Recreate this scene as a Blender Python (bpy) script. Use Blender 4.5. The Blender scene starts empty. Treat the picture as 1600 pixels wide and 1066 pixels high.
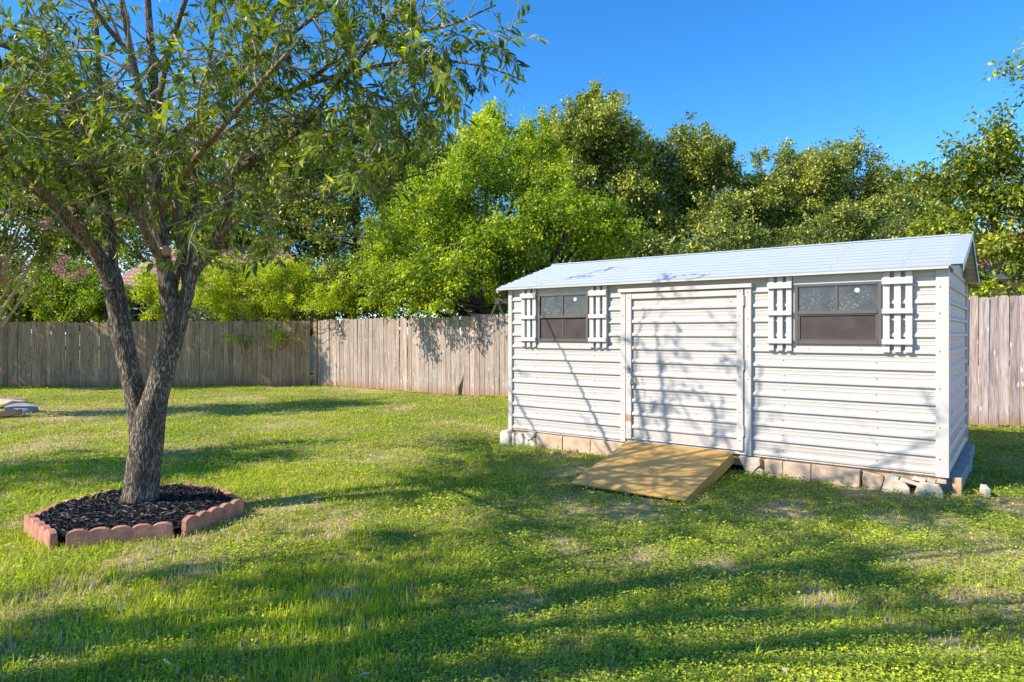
import bpy, bmesh, math, random
import numpy as np
from mathutils import Vector, Matrix

# ------------------------------------------------------------------ camera, sky, sun, exposure
S = bpy.context.scene
COL = S.collection
CAM_H = 1.43
F_PX, CX, HY = 1046.0, 800.0, 520.0          # focal length and horizon in the photograph's 1600 px frame
cd = bpy.data.cameras.new('camera')
cam = bpy.data.objects.new('camera', cd)
COL.objects.link(cam)
cam.location = (0, 0, CAM_H)
cam.rotation_euler = (math.pi / 2, 0, 0)
cd.sensor_width = 36
cd.lens = F_PX / 1600 * 36
cd.shift_y = -13.0 / 1600
cd.clip_start = 0.05
cd.clip_end = 2000
S.camera = cam

SUN_EL = math.radians(37)
SUN_AZ = math.radians(250.4)                  # where the sun stands: left and a little behind the camera
w = bpy.data.worlds.new('World')
S.world = w
w.use_nodes = True
nt = w.node_tree
bg = nt.nodes['Background']
sky = nt.nodes.new('ShaderNodeTexSky')
sky.sky_type = 'NISHITA'
sky.sun_disc = False
sky.sun_elevation = SUN_EL
sky.sun_rotation = SUN_AZ
sky.air_density = 0.85
sky.dust_density = 0.05
sky.ozone_density = 5.5
hsv = nt.nodes.new('ShaderNodeHueSaturation')
hsv.inputs['Saturation'].default_value = 1.24
nt.links.new(sky.outputs[0], hsv.inputs['Color'])
# thin white summer cloud, everywhere in the sky
tc = nt.nodes.new('ShaderNodeTexCoord')
mp = nt.nodes.new('ShaderNodeMapping')
mp.inputs['Location'].default_value = (0.7, 0.0, 0.49)
mp.inputs['Scale'].default_value = (1.5, 1.5, 3.4)
cn = nt.nodes.new('ShaderNodeTexNoise')
cn.inputs['Scale'].default_value = 1.25
cn.inputs['Detail'].default_value = 7
cr = nt.nodes.new('ShaderNodeMapRange')
cr.inputs['From Min'].default_value = 0.56
cr.inputs['From Max'].default_value = 0.78
cmix = nt.nodes.new('ShaderNodeMixRGB')
cmix.inputs['Color2'].default_value = (5.2, 5.4, 6.2, 1)
nt.links.new(tc.outputs['Generated'], mp.inputs[0])
nt.links.new(mp.outputs[0], cn.inputs['Vector'])
nt.links.new(cn.outputs['Fac'], cr.inputs['Value'])
nt.links.new(cr.outputs[0], cmix.inputs['Fac'])
nt.links.new(hsv.outputs[0], cmix.inputs['Color1'])
nt.links.new(cmix.outputs[0], bg.inputs['Color'])
bg.inputs['Strength'].default_value = 0.15

sd = bpy.data.lights.new('sun', 'SUN')
sd.energy = 4.1
sd.angle = math.radians(0.5)
sd.color = (1.0, 0.91, 0.78)
sun = bpy.data.objects.new('sun', sd)
COL.objects.link(sun)
LDIR = Vector((-math.sin(SUN_AZ) * math.cos(SUN_EL), -math.cos(SUN_AZ) * math.cos(SUN_EL), -math.sin(SUN_EL)))
sun.rotation_euler = LDIR.to_track_quat('-Z', 'Y').to_euler()
sun.location = (-20, 0, 20)

S.view_settings.view_transform = 'Standard'
S.view_settings.look = 'None'
S.view_settings.gamma = 1
S.view_settings.use_curve_mapping = False
S.view_settings.exposure = 0.95
S.render.engine = 'CYCLES'
S.cycles.max_bounces = 8
S.cycles.diffuse_bounces = 4
S.cycles.transmission_bounces = 6
S.cycles.transparent_max_bounces = 8
S.cycles.use_denoising = True

R = random.Random(7)
NR = np.random.default_rng(11)


# ------------------------------------------------------------------ helpers
def gz(x, y):
    """height of the ground"""
    base = 0.010 * (np.clip(x, -9, 9) - 3.8)
    rel = 0.018 * np.sin(0.9 * x + 0.4) * np.sin(0.8 * y + 1.1) + 0.010 * np.sin(2.3 * x + 1.7 * y)
    return base + rel * 0.8


def P(px, py, d):
    """the point seen at a photograph pixel at distance d"""
    return Vector(((px - CX) / F_PX * d, d, CAM_H - (py - HY) / F_PX * d))


def ground_at(px, py):
    d = F_PX * (CAM_H + 0.03) / (py - HY)
    return Vector(((px - CX) / F_PX * d, d, 0))


def tag(o, label=None, cat=None, group=None, kind=None):
    if label: o['label'] = label
    if cat: o['category'] = cat
    if group: o['group'] = group
    if kind: o['kind'] = kind
    return o


def empty(name, loc=(0, 0, 0), rz=0.0, label=None, cat=None, group=None, kind=None, parent=None):
    o = bpy.data.objects.new(name, None)
    COL.objects.link(o)
    o.location = loc
    o.rotation_euler = (0, 0, rz)
    o.empty_display_size = 0.1
    if parent: o.parent = parent
    return tag(o, label, cat, group, kind)


def link(name, me, mat=None, parent=None, loc=None):
    if mat is not None and len(me.materials) == 0:
        me.materials.append(mat)
    o = bpy.data.objects.new(name, me)
    COL.objects.link(o)
    if parent: o.parent = parent
    if loc is not None: o.location = loc
    return o


def mesh_np(name, V, F, tone=None, smooth=False):
    """mesh from numpy arrays; F is (n,3) or (n,4)"""
    V = np.asarray(V, dtype=np.float32).reshape(-1, 3)
    F = np.asarray(F, dtype=np.int32)
    me = bpy.data.meshes.new(name)
    k = F.shape[1]
    me.vertices.add(len(V))
    me.vertices.foreach_set('co', V.ravel())
    me.loops.add(F.size)
    me.loops.foreach_set('vertex_index', F.ravel())
    me.polygons.add(len(F))
    me.polygons.foreach_set('loop_start', np.arange(0, F.size, k, dtype=np.int32))
    me.polygons.foreach_set('loop_total', np.full(len(F), k, dtype=np.int32))
    if smooth:
        me.polygons.foreach_set('use_smooth', np.ones(len(F), dtype=bool))
    me.update(calc_edges=True)
    if tone is not None:
        a = me.attributes.new('tone', 'FLOAT', 'POINT')
        a.data.foreach_set('value', np.asarray(tone, dtype=np.float32))
    return me


def bm_mesh(name, bm, smooth=False):
    me = bpy.data.meshes.new(name)
    bmesh.ops.recalc_face_normals(bm, faces=bm.faces[:])
    bm.to_mesh(me)
    bm.free()
    if smooth:
        for p in me.polygons: p.use_smooth = True
    return me


def add_box(bm, x0, x1, y0, y1, z0, z1, bev=0.0):
    vs = [bm.verts.new(c) for c in ((x0, y0, z0), (x1, y0, z0), (x1, y1, z0), (x0, y1, z0),
                                    (x0, y0, z1), (x1, y0, z1), (x1, y1, z1), (x0, y1, z1))]
    fs = [bm.faces.new([vs[i] for i in q]) for q in ((0, 3, 2, 1), (4, 5, 6, 7), (0, 1, 5, 4), (1, 2, 6, 5), (2, 3, 7, 6), (3, 0, 4, 7))]
    if bev > 0:
        es = list({e for f in fs for e in f.edges})
        bmesh.ops.bevel(bm, geom=es, offset=bev, segments=1, profile=0.5, affect='EDGES')


def box_mesh(name, x0, x1, y0, y1, z0, z1, bev=0.0):
    bm = bmesh.new()
    add_box(bm, x0, x1, y0, y1, z0, z1, bev)
    return bm_mesh(name, bm)


def add_prism(bm, prof, ext, origin=(0, 0, 0), ax=(1, 0, 0), a=(0, 1, 0), b=(0, 0, 1)):
    """polygon prof (pairs along a,b) extruded along ax from ext[0] to ext[1]"""
    o, ax, a, b = Vector(origin), Vector(ax), Vector(a), Vector(b)
    r0 = [bm.verts.new(o + ax * ext[0] + a * p + b * q) for p, q in prof]
    r1 = [bm.verts.new(o + ax * ext[1] + a * p + b * q) for p, q in prof]
    n = len(prof)
    for i in range(n):
        j = (i + 1) % n
        bm.faces.new((r0[i], r0[j], r1[j], r1[i]))
    bm.faces.new(r0[::-1])
    bm.faces.new(r1)


def prism_mesh(name, prof, ext, bev=0, **k):
    bm = bmesh.new()
    add_prism(bm, prof, ext, **k)
    if bev:
        bmesh.ops.bevel(bm, geom=bm.edges[:], offset=bev, segments=1, profile=0.5, affect='EDGES')
    return bm_mesh(name, bm)


def smooth_path(pts, step):
    """Catmull-Rom through pts (4-vectors x,y,z,r), resampled"""
    pts = [np.array(p, dtype=float) for p in pts]
    if len(pts) == 2:
        n = max(2, int(np.linalg.norm(pts[1][:3] - pts[0][:3]) / step))
        return np.array([pts[0] + (pts[1] - pts[0]) * t for t in np.linspace(0, 1, n + 1)])
    q = [2 * pts[0] - pts[1]] + pts + [2 * pts[-1] - pts[-2]]
    out = []
    for i in range(1, len(q) - 2):
        p0, p1, p2, p3 = q[i - 1], q[i], q[i + 1], q[i + 2]
        n = max(1, int(round(np.linalg.norm(p2[:3] - p1[:3]) / step)))
        for k in range(n):
            t = k / n
            out.append(0.5 * ((2 * p1) + (p2 - p0) * t + (2 * p0 - 5 * p1 + 4 * p2 - p3) * t * t + (3 * p1 - p0 - 3 * p2 + p3) * t ** 3))
    out.append(q[-2])
    out = np.array(out)
    out[:, 3] = np.maximum(out[:, 3], 0.002)
    return out


def tube_arrays(path, sides=8, rough=0.0, seed=0, ridges=0):
    """swept tube; path (n,4). returns V, F (triangles)"""
    n = len(path)
    rng = np.random.default_rng(seed)
    T = np.gradient(path[:, :3], axis=0)
    T /= np.linalg.norm(T, axis=1, keepdims=True) + 1e-9
    ref = np.array([0.0, 1.0, 0.0]) if abs(T[0][1]) < 0.9 else np.array([1.0, 0, 0])
    Ns = []
    nrm = ref - T[0] * np.dot(ref, T[0])
    nrm /= np.linalg.norm(nrm)
    for i in range(n):
        nrm = nrm - T[i] * np.dot(nrm, T[i])
        nrm /= np.linalg.norm(nrm) + 1e-9
        Ns.append(nrm.copy())
    Ns = np.array(Ns)
    Bs = np.cross(T, Ns)
    ang = np.linspace(0, 2 * np.pi, sides, endpoint=False)
    rad = path[:, 3][:, None] * np.ones((1, sides))
    if rough > 0:
        s = np.arange(n)[:, None]
        a = ang[None, :]
        m = np.zeros((n, sides))
        for k in range(5):
            kk = rng.integers(1, 5)
            m += np.sin(kk * a + s * rng.uniform(0.05, 0.35) + rng.uniform(0, 6)) * rng.uniform(.3, 1) / (kk + .5)
        rad = rad * (1 + rough * m)
        if ridges:
            rad = rad * (1 + 0.035 * np.sign(np.sin(ridges * a + 1.6 * np.sin(s * 0.5 + a * 2) + 1.1 * np.sin(s * 1.3))) * rng.uniform(.5, 1, (n, sides)))
    V = path[:, None, :3] + rad[:, :, None] * (np.cos(ang)[None, :, None] * Ns[:, None, :] + np.sin(ang)[None, :, None] * Bs[:, None, :])
    V = V.reshape(-1, 3)
    i = np.arange(n - 1)[:, None] * sides
    j = np.arange(sides)[None, :]
    jn = (j + 1) % sides
    a, b, c, d = (i + j).ravel(), (i + jn).ravel(), (i + sides + jn).ravel(), (i + sides + j).ravel()
    F = np.concatenate([np.stack([a, b, c], 1), np.stack([a, c, d], 1)])
    # close the far end
    tip = len(V)
    V = np.vstack([V, path[-1, :3]])
    base = (n - 1) * sides
    jj = np.arange(sides)
    F = np.vstack([F, np.stack([base + jj, base + (jj + 1) % sides, np.full(sides, tip)], 1)])
    return V, F


def join_arrays(parts):
    Vs, Fs, off = [], [], 0
    for V, F in parts:
        Vs.append(V)
        Fs.append(F + off)
        off += len(V)
    return np.vstack(Vs), np.vstack(Fs)


def unit(a):
    return a / (np.linalg.norm(a, axis=-1, keepdims=True) + 1e-9)


def leaf_arrays(base, axis, nrm, ln, wd, tone, fold=0.18, long_leaf=False):
    """leaves: base point, axis, face normal, length, width. returns V,F,tone per vertex"""
    n = len(base)
    axis = unit(axis)
    side = unit(np.cross(axis, nrm))
    up = np.cross(side, axis)
    L = np.asarray(ln).reshape(-1, 1) * np.ones((n, 1))
    W = np.asarray(wd).reshape(-1, 1) * np.ones((n, 1))
    if long_leaf:
        c1 = base + axis * L * 0.3
        c2 = base + axis * L * 0.66 - up * L * 0.05
        tip = base + axis * L - up * L * 0.16
        l1 = c1 + side * W * 0.5 + up * W * fold
        r1 = c1 - side * W * 0.5 + up * W * fold
        l2 = c2 + side * W * 0.42 + up * W * fold
        r2 = c2 - side * W * 0.42 + up * W * fold
        V = np.stack([base, l1, r1, l2, r2, tip], 1).reshape(-1, 3)
        o = np.arange(n)[:, None, None] * 6
        F = (np.array([[0, 2, 1], [1, 2, 4], [1, 4, 3], [3, 4, 5]])[None] + o).reshape(-1, 3)
        return V, F, np.repeat(tone, 6)
    l = base + axis * L * 0.45 + side * W * 0.5 + up * W * fold
    r = base + axis * L * 0.45 - side * W * 0.5 + up * W * fold
    tip = base + axis * L
    V = np.stack([base, l, r, tip], 1).reshape(-1, 3)
    o = np.arange(n)[:, None, None] * 4
    F = (np.array([[0, 2, 3], [0, 3, 1]])[None] + o).reshape(-1, 3)
    return V, F, np.repeat(tone, 4)


# ------------------------------------------------------------------ materials
def new_mat(name):
    m = bpy.data.materials.new(name)
    m.use_nodes = True
    t = m.node_tree
    return m, t, t.nodes['Principled BSDF']


def N(t, kind, **kw):
    n = t.nodes.new(kind)
    for k, v in kw.items():
        if k in n.inputs: n.inputs[k].default_value = v
        else: setattr(n, k, v)
    return n


def ramp(t, fac, stops):
    r = t.nodes.new('ShaderNodeValToRGB')
    e = r.color_ramp.elements
    while len(e) < len(stops): e.new(0.5)
    for i, (p, c) in enumerate(stops):
        e[i].position = p
        e[i].color = (*c, 1)
    t.links.new(fac, r.inputs['Fac'])
    return r.outputs['Color']


def coords(t, scale=(1, 1, 1), kind='Object', rnd=False):
    c = t.nodes.new('ShaderNodeTexCoord')
    m = t.nodes.new('ShaderNodeMapping')
    m.inputs['Scale'].default_value = scale
    t.links.new(c.outputs[kind], m.inputs['Vector'])
    if rnd:
        oi = t.nodes.new('ShaderNodeObjectInfo')
        mu = N(t, 'ShaderNodeMath', operation='MULTIPLY')
        mu.inputs[1].default_value = 57.0
        t.links.new(oi.outputs['Random'], mu.inputs[0])
        cx = t.nodes.new('ShaderNodeCombineXYZ')
        t.links.new(mu.outputs[0], cx.inputs[0])
        t.links.new(mu.outputs[0], cx.inputs[2])
        t.links.new(cx.outputs[0], m.inputs['Location'])
    return m.outputs[0]


def noise(t, vec, scale, detail=4, rough=0.55, dist=0.0):
    n = N(t, 'ShaderNodeTexNoise', Scale=scale, Detail=detail, Roughness=rough, Distortion=dist)
    if vec is not None: t.links.new(vec, n.inputs['Vector'])
    return n.outputs['Fac']


def mix(t, fac, a, b, mode='MIX'):
    m = N(t, 'ShaderNodeMixRGB', blend_type=mode)
    for i, v in ((0, fac), (1, a), (2, b)):
        if isinstance(v, (int, float)): m.inputs[i].default_value = v
        elif isinstance(v, tuple): m.inputs[i].default_value = (*v, 1) if len(v) == 3 else v
        else: t.links.new(v, m.inputs[i])
    return m.outputs[0]


def bump(t, bsdf, height, strength=0.3, dist=0.01):
    b = N(t, 'ShaderNodeBump', Strength=strength, Distance=dist)
    t.links.new(height, b.inputs['Height'])
    t.links.new(b.outputs[0], bsdf.inputs['Normal'])


def leaf_mat(name, stops, trans=(0.32, 0.37, 0.05), tfac=0.35, rough=0.45, spec=0.4, gain=(3.1, 2.35, 1.5)):
    stops = [(p, tuple(min(.8, a * g) for a, g in zip(c, gain))) for p, c in stops]
    m, t, b = new_mat(name)
    at = N(t, 'ShaderNodeAttribute', attribute_name='tone')
    c = ramp(t, at.outputs['Fac'], stops)
    t.links.new(c, b.inputs['Base Color'])
    b.inputs['Roughness'].default_value = rough
    b.inputs['Specular IOR Level'].default_value = spec
    tr = t.nodes.new('ShaderNodeBsdfTranslucent')
    tcx = mix(t, 1.0, c, (trans[0] * 4, trans[1] * 4, trans[2] * 4), 'MULTIPLY')
    t.links.new(tcx, tr.inputs['Color'])
    ms = t.nodes.new('ShaderNodeMixShader')
    ms.inputs[0].default_value = tfac
    t.links.new(b.outputs[0], ms.inputs[1])
    t.links.new(tr.outputs[0], ms.inputs[2])
    t.links.new(ms.outputs[0], t.nodes['Material Output'].inputs['Surface'])
    return m


def flat_mat(name, col, rough=0.5, metal=0.0, var=0.12, nscale=8, bumpk=0.0, spec=0.5, scale=(1, 1, 1)):
    m, t, b = new_mat(name)
    v = coords(t, scale)
    n = noise(t, v, nscale, 5)
    lo = tuple(c * (1 - var) for c in col)
    hi = tuple(min(1, c * (1 + var)) for c in col)
    t.links.new(ramp(t, n, [(0.3, lo), (0.7, hi)]), b.inputs['Base Color'])
    b.inputs['Roughness'].default_value = rough
    b.inputs['Metallic'].default_value = metal
    b.inputs['Specular IOR Level'].default_value = spec
    if bumpk:
        bump(t, b, noise(t, v, nscale * 4, 4), bumpk, 0.01)
    return m


M = {}
M['siding'] = flat_mat('white_siding_paint', (0.49, 0.452, 0.42), 0.42, var=0.05, nscale=3, scale=(1, 6, 6))
m = M['siding']; t = m.node_tree; b = t.nodes['Principled BSDF']
geo = t.nodes.new('ShaderNodeNewGeometry')
sx = t.nodes.new('ShaderNodeSeparateXYZ'); t.links.new(geo.outputs['Position'], sx.inputs[0])
mpv = N(t, 'ShaderNodeMapping'); mpv.inputs['Scale'].default_value = (5, 5, 1.2); t.links.new(geo.outputs['Position'], mpv.inputs[0])
streak = noise(t, mpv.outputs[0], 3.0, 6, .65)
ad = N(t, 'ShaderNodeMath', operation='MULTIPLY_ADD'); ad.inputs[1].default_value = 0.55
t.links.new(streak, ad.inputs[0]); t.links.new(sx.outputs[2], ad.inputs[2])
dr = N(t, 'ShaderNodeMapRange'); dr.inputs['From Min'].default_value = .66; dr.inputs['From Max'].default_value = .40; dr.inputs['To Max'].default_value = .42
t.links.new(ad.outputs[0], dr.inputs['Value'])
old = b.inputs['Base Color'].links[0].from_socket
grime = N(t, 'ShaderNodeMapRange'); grime.inputs['From Min'].default_value = .58; grime.inputs['From Max'].default_value = .8; grime.inputs['To Max'].default_value = .16
t.links.new(streak, grime.inputs['Value'])
c_ = mix(t, grime.outputs[0], old, (0.30, 0.27, 0.24))
t.links.new(mix(t, dr.outputs[0], c_, (0.33, 0.27, 0.20)), b.inputs['Base Color'])
M['trim'] = flat_mat('white_trim_paint', (0.52, 0.48, 0.45), 0.4, var=0.05, nscale=4)
M['rusty'] = flat_mat('white_trim_paint_with_rust', (0.52, 0.48, 0.45), 0.4, var=0.05, nscale=4)
m = M['rusty']; t = m.node_tree; b = t.nodes['Principled BSDF']
cc_ = t.nodes.new('ShaderNodeTexCoord'); sx = t.nodes.new('ShaderNodeSeparateXYZ'); t.links.new(cc_.outputs['Object'], sx.inputs[0])
d_ = N(t, 'ShaderNodeMath', operation='SUBTRACT'); d_.inputs[1].default_value = .45; t.links.new(sx.outputs[2], d_.inputs[0])
a_ = N(t, 'ShaderNodeMath', operation='ABSOLUTE'); t.links.new(d_.outputs[0], a_.inputs[0])
n_ = noise(t, cc_.outputs['Object'], 22, 5)
e_ = N(t, 'ShaderNodeMath', operation='MULTIPLY_ADD'); e_.inputs[1].default_value = .16; t.links.new(n_, e_.inputs[0]); t.links.new(a_.outputs[0], e_.inputs[2])
r_ = N(t, 'ShaderNodeMapRange'); r_.inputs['From Min'].default_value = .14; r_.inputs['From Max'].default_value = .10; r_.inputs['To Max'].default_value = .8; t.links.new(e_.outputs[0], r_.inputs['Value'])
t.links.new(mix(t, r_.outputs[0], b.inputs['Base Color'].links[0].from_socket, (0.36, 0.16, 0.06)), b.inputs['Base Color'])
M['roof'] = flat_mat('galvanised_roof_metal', (0.42, 0.465, 0.52), 0.40, metal=0.3, var=0.025, nscale=3, scale=(1, 3, 3))
M['flashing'] = flat_mat('bright_flashing_metal', (0.50, 0.545, 0.60), 0.4, metal=0.25, var=0.05, nscale=4)
M['underside'] = flat_mat('beige_roof_underside', (0.62, 0.56, 0.44), 0.5, var=0.06)
M['screw'] = flat_mat('screw_head_metal', (0.10, 0.095, 0.09), 0.5, metal=0.4)
M['latch'] = flat_mat('latch_metal', (0.42, 0.41, 0.40), 0.35, metal=0.8)
M['bronze'] = flat_mat('bronze_window_frame', (0.120, 0.102, 0.090), 0.4, metal=0.2, var=0.1)
M['sticker'] = flat_mat('white_sticker', (0.75, 0.75, 0.72), 0.6)

# dusty panes
m, t, b = new_mat('dusty_window_glass')
v = coords(t)
speck = N(t, 'ShaderNodeTexVoronoi', Scale=38.0)
t.links.new(v, speck.inputs['Vector'])
sp = N(t, 'ShaderNodeMapRange')
sp.inputs['From Min'].default_value = 0.36
sp.inputs['From Max'].default_value = 0.02
t.links.new(speck.outputs['Distance'], sp.inputs['Value'])
pres = N(t, 'ShaderNodeMapRange')
pres.inputs['From Min'].default_value = 0.42
pres.inputs['From Max'].default_value = 0.7
t.links.new(noise(t, v, 3.2, 2), pres.inputs['Value'])
mm = N(t, 'ShaderNodeMath', operation='MULTIPLY')
t.links.new(sp.outputs[0], mm.inputs[0]); t.links.new(pres.outputs[0], mm.inputs[1])
base = ramp(t, noise(t, v, 6, 5), [(0.3, (0.025, 0.023, 0.022)), (0.75, (0.085, 0.076, 0.070))])
t.links.new(mix(t, mm.outputs[0], base, (0.5, 0.5, 0.5)), b.inputs['Base Color'])
b.inputs['Roughness'].default_value = 0.06
b.inputs['Specular IOR Level'].default_value = 0.6
M['glass'] = m
M['screen'] = flat_mat('window_insect_screen', (0.066, 0.053, 0.051), 0.75, var=0.25, nscale=5, spec=0.25)

# painted rough wood (shutters)
m, t, b = new_mat('white_painted_wood')
v = coords(t, (30, 30, 3), rnd=True)
n1 = noise(t, v, 1.5, 5)
t.links.new(ramp(t, n1, [(0.3, (0.46, 0.44, 0.42)), (0.6, (0.57, 0.55, 0.525))]), b.inputs['Base Color'])
b.inputs['Roughness'].default_value = 0.6
bump(t, b, n1, 0.6, 0.006)
M['shutter'] = m


def weathered(name, stops, knots=(0.62, 0.55, 0.47), stain=(0.30, 0.12, 0.05), knot_amt=0.7):
    m, t, b = new_mat(name)
    v = coords(t, (26, 26, 1.6), rnd=True)
    g = noise(t, v, 1.6, 7, 0.65, 0.6)
    col = ramp(t, g, stops)
    oi = t.nodes.new('ShaderNodeObjectInfo')
    tint = ramp(t, oi.outputs['Random'], [(0.0, (0.66, 0.64, 0.63)), (0.35, (1.0, 0.95, 0.9)), (0.7, (0.86, 0.87, 0.87)), (1.0, (1.22, 1.16, 1.1))])
    col = mix(t, 1.0, col, tint, 'MULTIPLY')
    v2 = coords(t, (9, 9, 3.5), rnd=True)
    vo = N(t, 'ShaderNodeTexVoronoi', Scale=1.0)
    t.links.new(v2, vo.inputs['Vector'])
    k = N(t, 'ShaderNodeMapRange')
    k.inputs['From Min'].default_value = 0.17
    k.inputs['From Max'].default_value = 0.10
    k.inputs['To Max'].default_value = knot_amt
    t.links.new(vo.outputs['Distance'], k.inputs['Value'])
    col = mix(t, k.outputs[0], col, knots)
    ge = t.nodes.new('ShaderNodeTexCoord')
    sx = t.nodes.new('ShaderNodeSeparateXYZ')
    t.links.new(ge.outputs['Object'], sx.inputs[0])
    ad = N(t, 'ShaderNodeMath', operation='MULTIPLY_ADD')
    ad.inputs[1].default_value = 0.35
    t.links.new(noise(t, v, 0.6, 3), ad.inputs[0]); t.links.new(sx.outputs[2], ad.inputs[2])
    st = N(t, 'ShaderNodeMapRange')
    st.inputs['From Min'].default_value = 0.40
    st.inputs['From Max'].default_value = 0.16
    st.inputs['To Max'].default_value = 0.6
    t.links.new(ad.outputs[0], st.inputs['Value'])
    col = mix(t, st.outputs[0], col, stain)
    t.links.new(col, b.inputs['Base Color'])
    b.inputs['Roughness'].default_value = 0.85
    b.inputs['Specular IOR Level'].default_value = 0.2
    bump(t, b, g, 0.5, 0.004)
    return m


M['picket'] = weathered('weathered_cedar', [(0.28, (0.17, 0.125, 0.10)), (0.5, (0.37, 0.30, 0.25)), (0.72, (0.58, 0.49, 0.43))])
M['picket_knot'] = weathered('knotty_weathered_cedar', [(0.30, (0.22, 0.165, 0.145)), (0.5, (0.55, 0.44, 0.40)), (0.70, (0.78, 0.66, 0.61))], knots=(0.78, 0.68, 0.60), knot_amt=.8)
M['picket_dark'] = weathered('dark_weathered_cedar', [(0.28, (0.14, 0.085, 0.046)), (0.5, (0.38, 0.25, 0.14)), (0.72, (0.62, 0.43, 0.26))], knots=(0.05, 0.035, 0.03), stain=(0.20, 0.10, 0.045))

# stained ramp plywood
m, t, b = new_mat('golden_stained_plywood')
v = coords(t, (1.0, 4.5, 4.5))
g = noise(t, v, 2.2, 6, 0.6, 0.4)
col = ramp(t, g, [(0.2, (0.47, 0.265, 0.058)), (0.5, (0.54, 0.325, 0.080)), (0.85, (0.60, 0.385, 0.11))])
v2 = coords(t, (3, 3, 3))
col = mix(t, N(t, 'ShaderNodeMath', operation='MULTIPLY').outputs[0], col, (0.3, 0.16, 0.04))
spots = N(t, 'ShaderNodeTexVoronoi', Scale=5.0)
t.links.new(v2, spots.inputs['Vector'])
k = N(t, 'ShaderNodeMapRange')
k.inputs['From Min'].default_value = 0.055
k.inputs['From Max'].default_value = 0.03
t.links.new(spots.outputs['Distance'], k.inputs['Value'])
col = mix(t, k.outputs[0], col, (0.05, 0.025, 0.01))
t.links.new(col, b.inputs['Base Color'])
b.inputs['Roughness'].default_value = 0.55
bump(t, b, g, 0.25, 0.004)
M['ramp'] = m

M['conc_pink'] = flat_mat('beige_concrete_block', (0.52, 0.38, 0.265), 0.9, var=0.22, nscale=9, bumpk=0.6, spec=0.2)
M['conc_grey'] = flat_mat('grey_concrete_block', (0.34, 0.33, 0.325), 0.9, var=0.18, nscale=9, bumpk=0.6, spec=0.2)
M['slab'] = flat_mat('pale_concrete_slab', (0.56, 0.455, 0.36), 0.9, var=0.2, nscale=10, bumpk=0.6, spec=0.2)
M['lime'] = flat_mat('white_limestone', (0.62, 0.55, 0.46), 0.9, var=0.22, nscale=12, bumpk=0.7, spec=0.2)
M['tanstone'] = flat_mat('tan_sandstone', (0.46, 0.35, 0.23), 0.9, var=0.2, nscale=10, bumpk=0.7, spec=0.2)
M['redstone'] = flat_mat('reddish_stone', (0.44, 0.27, 0.17), 0.9, var=0.2, nscale=10, bumpk=0.7, spec=0.2)
M['edger'] = flat_mat('terracotta_concrete', (0.47, 0.22, 0.155), 0.9, var=0.28, nscale=14, bumpk=0.7, spec=0.2)
M['postwood'] = flat_mat('tan_post_wood', (0.45, 0.30, 0.17), 0.8, var=0.2, nscale=5, scale=(12, 12, 1))
M['mulch'] = flat_mat('black_mulch', (0.016, 0.014, 0.015), 0.85, var=0.5, nscale=30, bumpk=0.8, spec=0.25)
m, t, b = new_mat('black_mulch_chip')
at = N(t, 'ShaderNodeAttribute', attribute_name='tone')
t.links.new(ramp(t, at.outputs['Fac'], [(0.0, (0.008, 0.008, 0.009)), (0.7, (0.03, 0.028, 0.028)), (0.88, (0.12, 0.11, 0.105)), (1.0, (0.30, 0.27, 0.24))]), b.inputs['Base Color'])
b.inputs['Roughness'].default_value = 0.6
M['chip'] = m


def bark(name, dark, mid, light, scale=9.0):
    m, t, b = new_mat(name)
    # interlacing vertical furrows: stretched noise, folded into ridges, broken across
    v = coords(t, (1, 1, 0.13))
    nz = N(t, 'ShaderNodeTexNoise', Scale=scale * 1.2, Detail=3)
    t.links.new(v, nz.inputs['Vector'])
    vm = N(t, 'ShaderNodeVectorMath', operation='MULTIPLY_ADD')
    vm.inputs[1].default_value = (0.035, 0.035, 0.02)
    t.links.new(nz.outputs['Color'], vm.inputs[0]); t.links.new(v, vm.inputs[2])
    n1 = N(t, 'ShaderNodeTexNoise', Scale=scale * 5.2, Detail=3, Roughness=.5)
    t.links.new(vm.outputs[0], n1.inputs['Vector'])
    q = N(t, 'ShaderNodeMath', operation='SUBTRACT'); q.inputs[1].default_value = .5
    t.links.new(n1.outputs['Fac'], q.inputs[0])
    ab = N(t, 'ShaderNodeMath', operation='ABSOLUTE'); t.links.new(q.outputs[0], ab.inputs[0])
    h = N(t, 'ShaderNodeMapRange')
    h.inputs['From Max'].default_value = 0.14
    t.links.new(ab.outputs[0], h.inputs['Value'])
    n2 = noise(t, coords(t, (1, 1, 0.45)), 45, 6, 0.7)
    hh = mix(t, 0.42, h.outputs[0], n2)
    col = ramp(t, hh, [(0.12, dark), (0.48, mid), (0.85, light)])
    blot = noise(t, coords(t), 5, 4)
    col = mix(t, 1.0, col, ramp(t, blot, [(0.35, (0.75, 0.72, 0.68)), (0.65, (1.15, 1.12, 1.08))]), 'MULTIPLY')
    t.links.new(col, b.inputs['Base Color'])
    b.inputs['Roughness'].default_value = 0.9
    b.inputs['Specular IOR Level'].default_value = 0.2
    bump(t, b, hh, 0.9, 0.018)
    return m


M['bark'] = bark('furrowed_grey_bark', (0.030, 0.023, 0.018), (0.17, 0.135, 0.105), (0.46, 0.39, 0.32), 15)
M['bark_far'] = bark('dark_bark', (0.03, 0.024, 0.02), (0.09, 0.075, 0.06), (0.2, 0.17, 0.14), 4)
M['limb'] = bark('lighter_limb_bark', (0.09, 0.07, 0.045), (0.25, 0.20, 0.135), (0.42, 0.35, 0.25), 9)
M['bark_smooth'] = flat_mat('smooth_tan_bark', (0.40, 0.27, 0.15), 0.7, var=0.35, nscale=6, scale=(3, 3, 0.7))
M['twig'] = flat_mat('pale_twig_bark', (0.32, 0.26, 0.18), 0.8, var=0.3, nscale=10)

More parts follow.
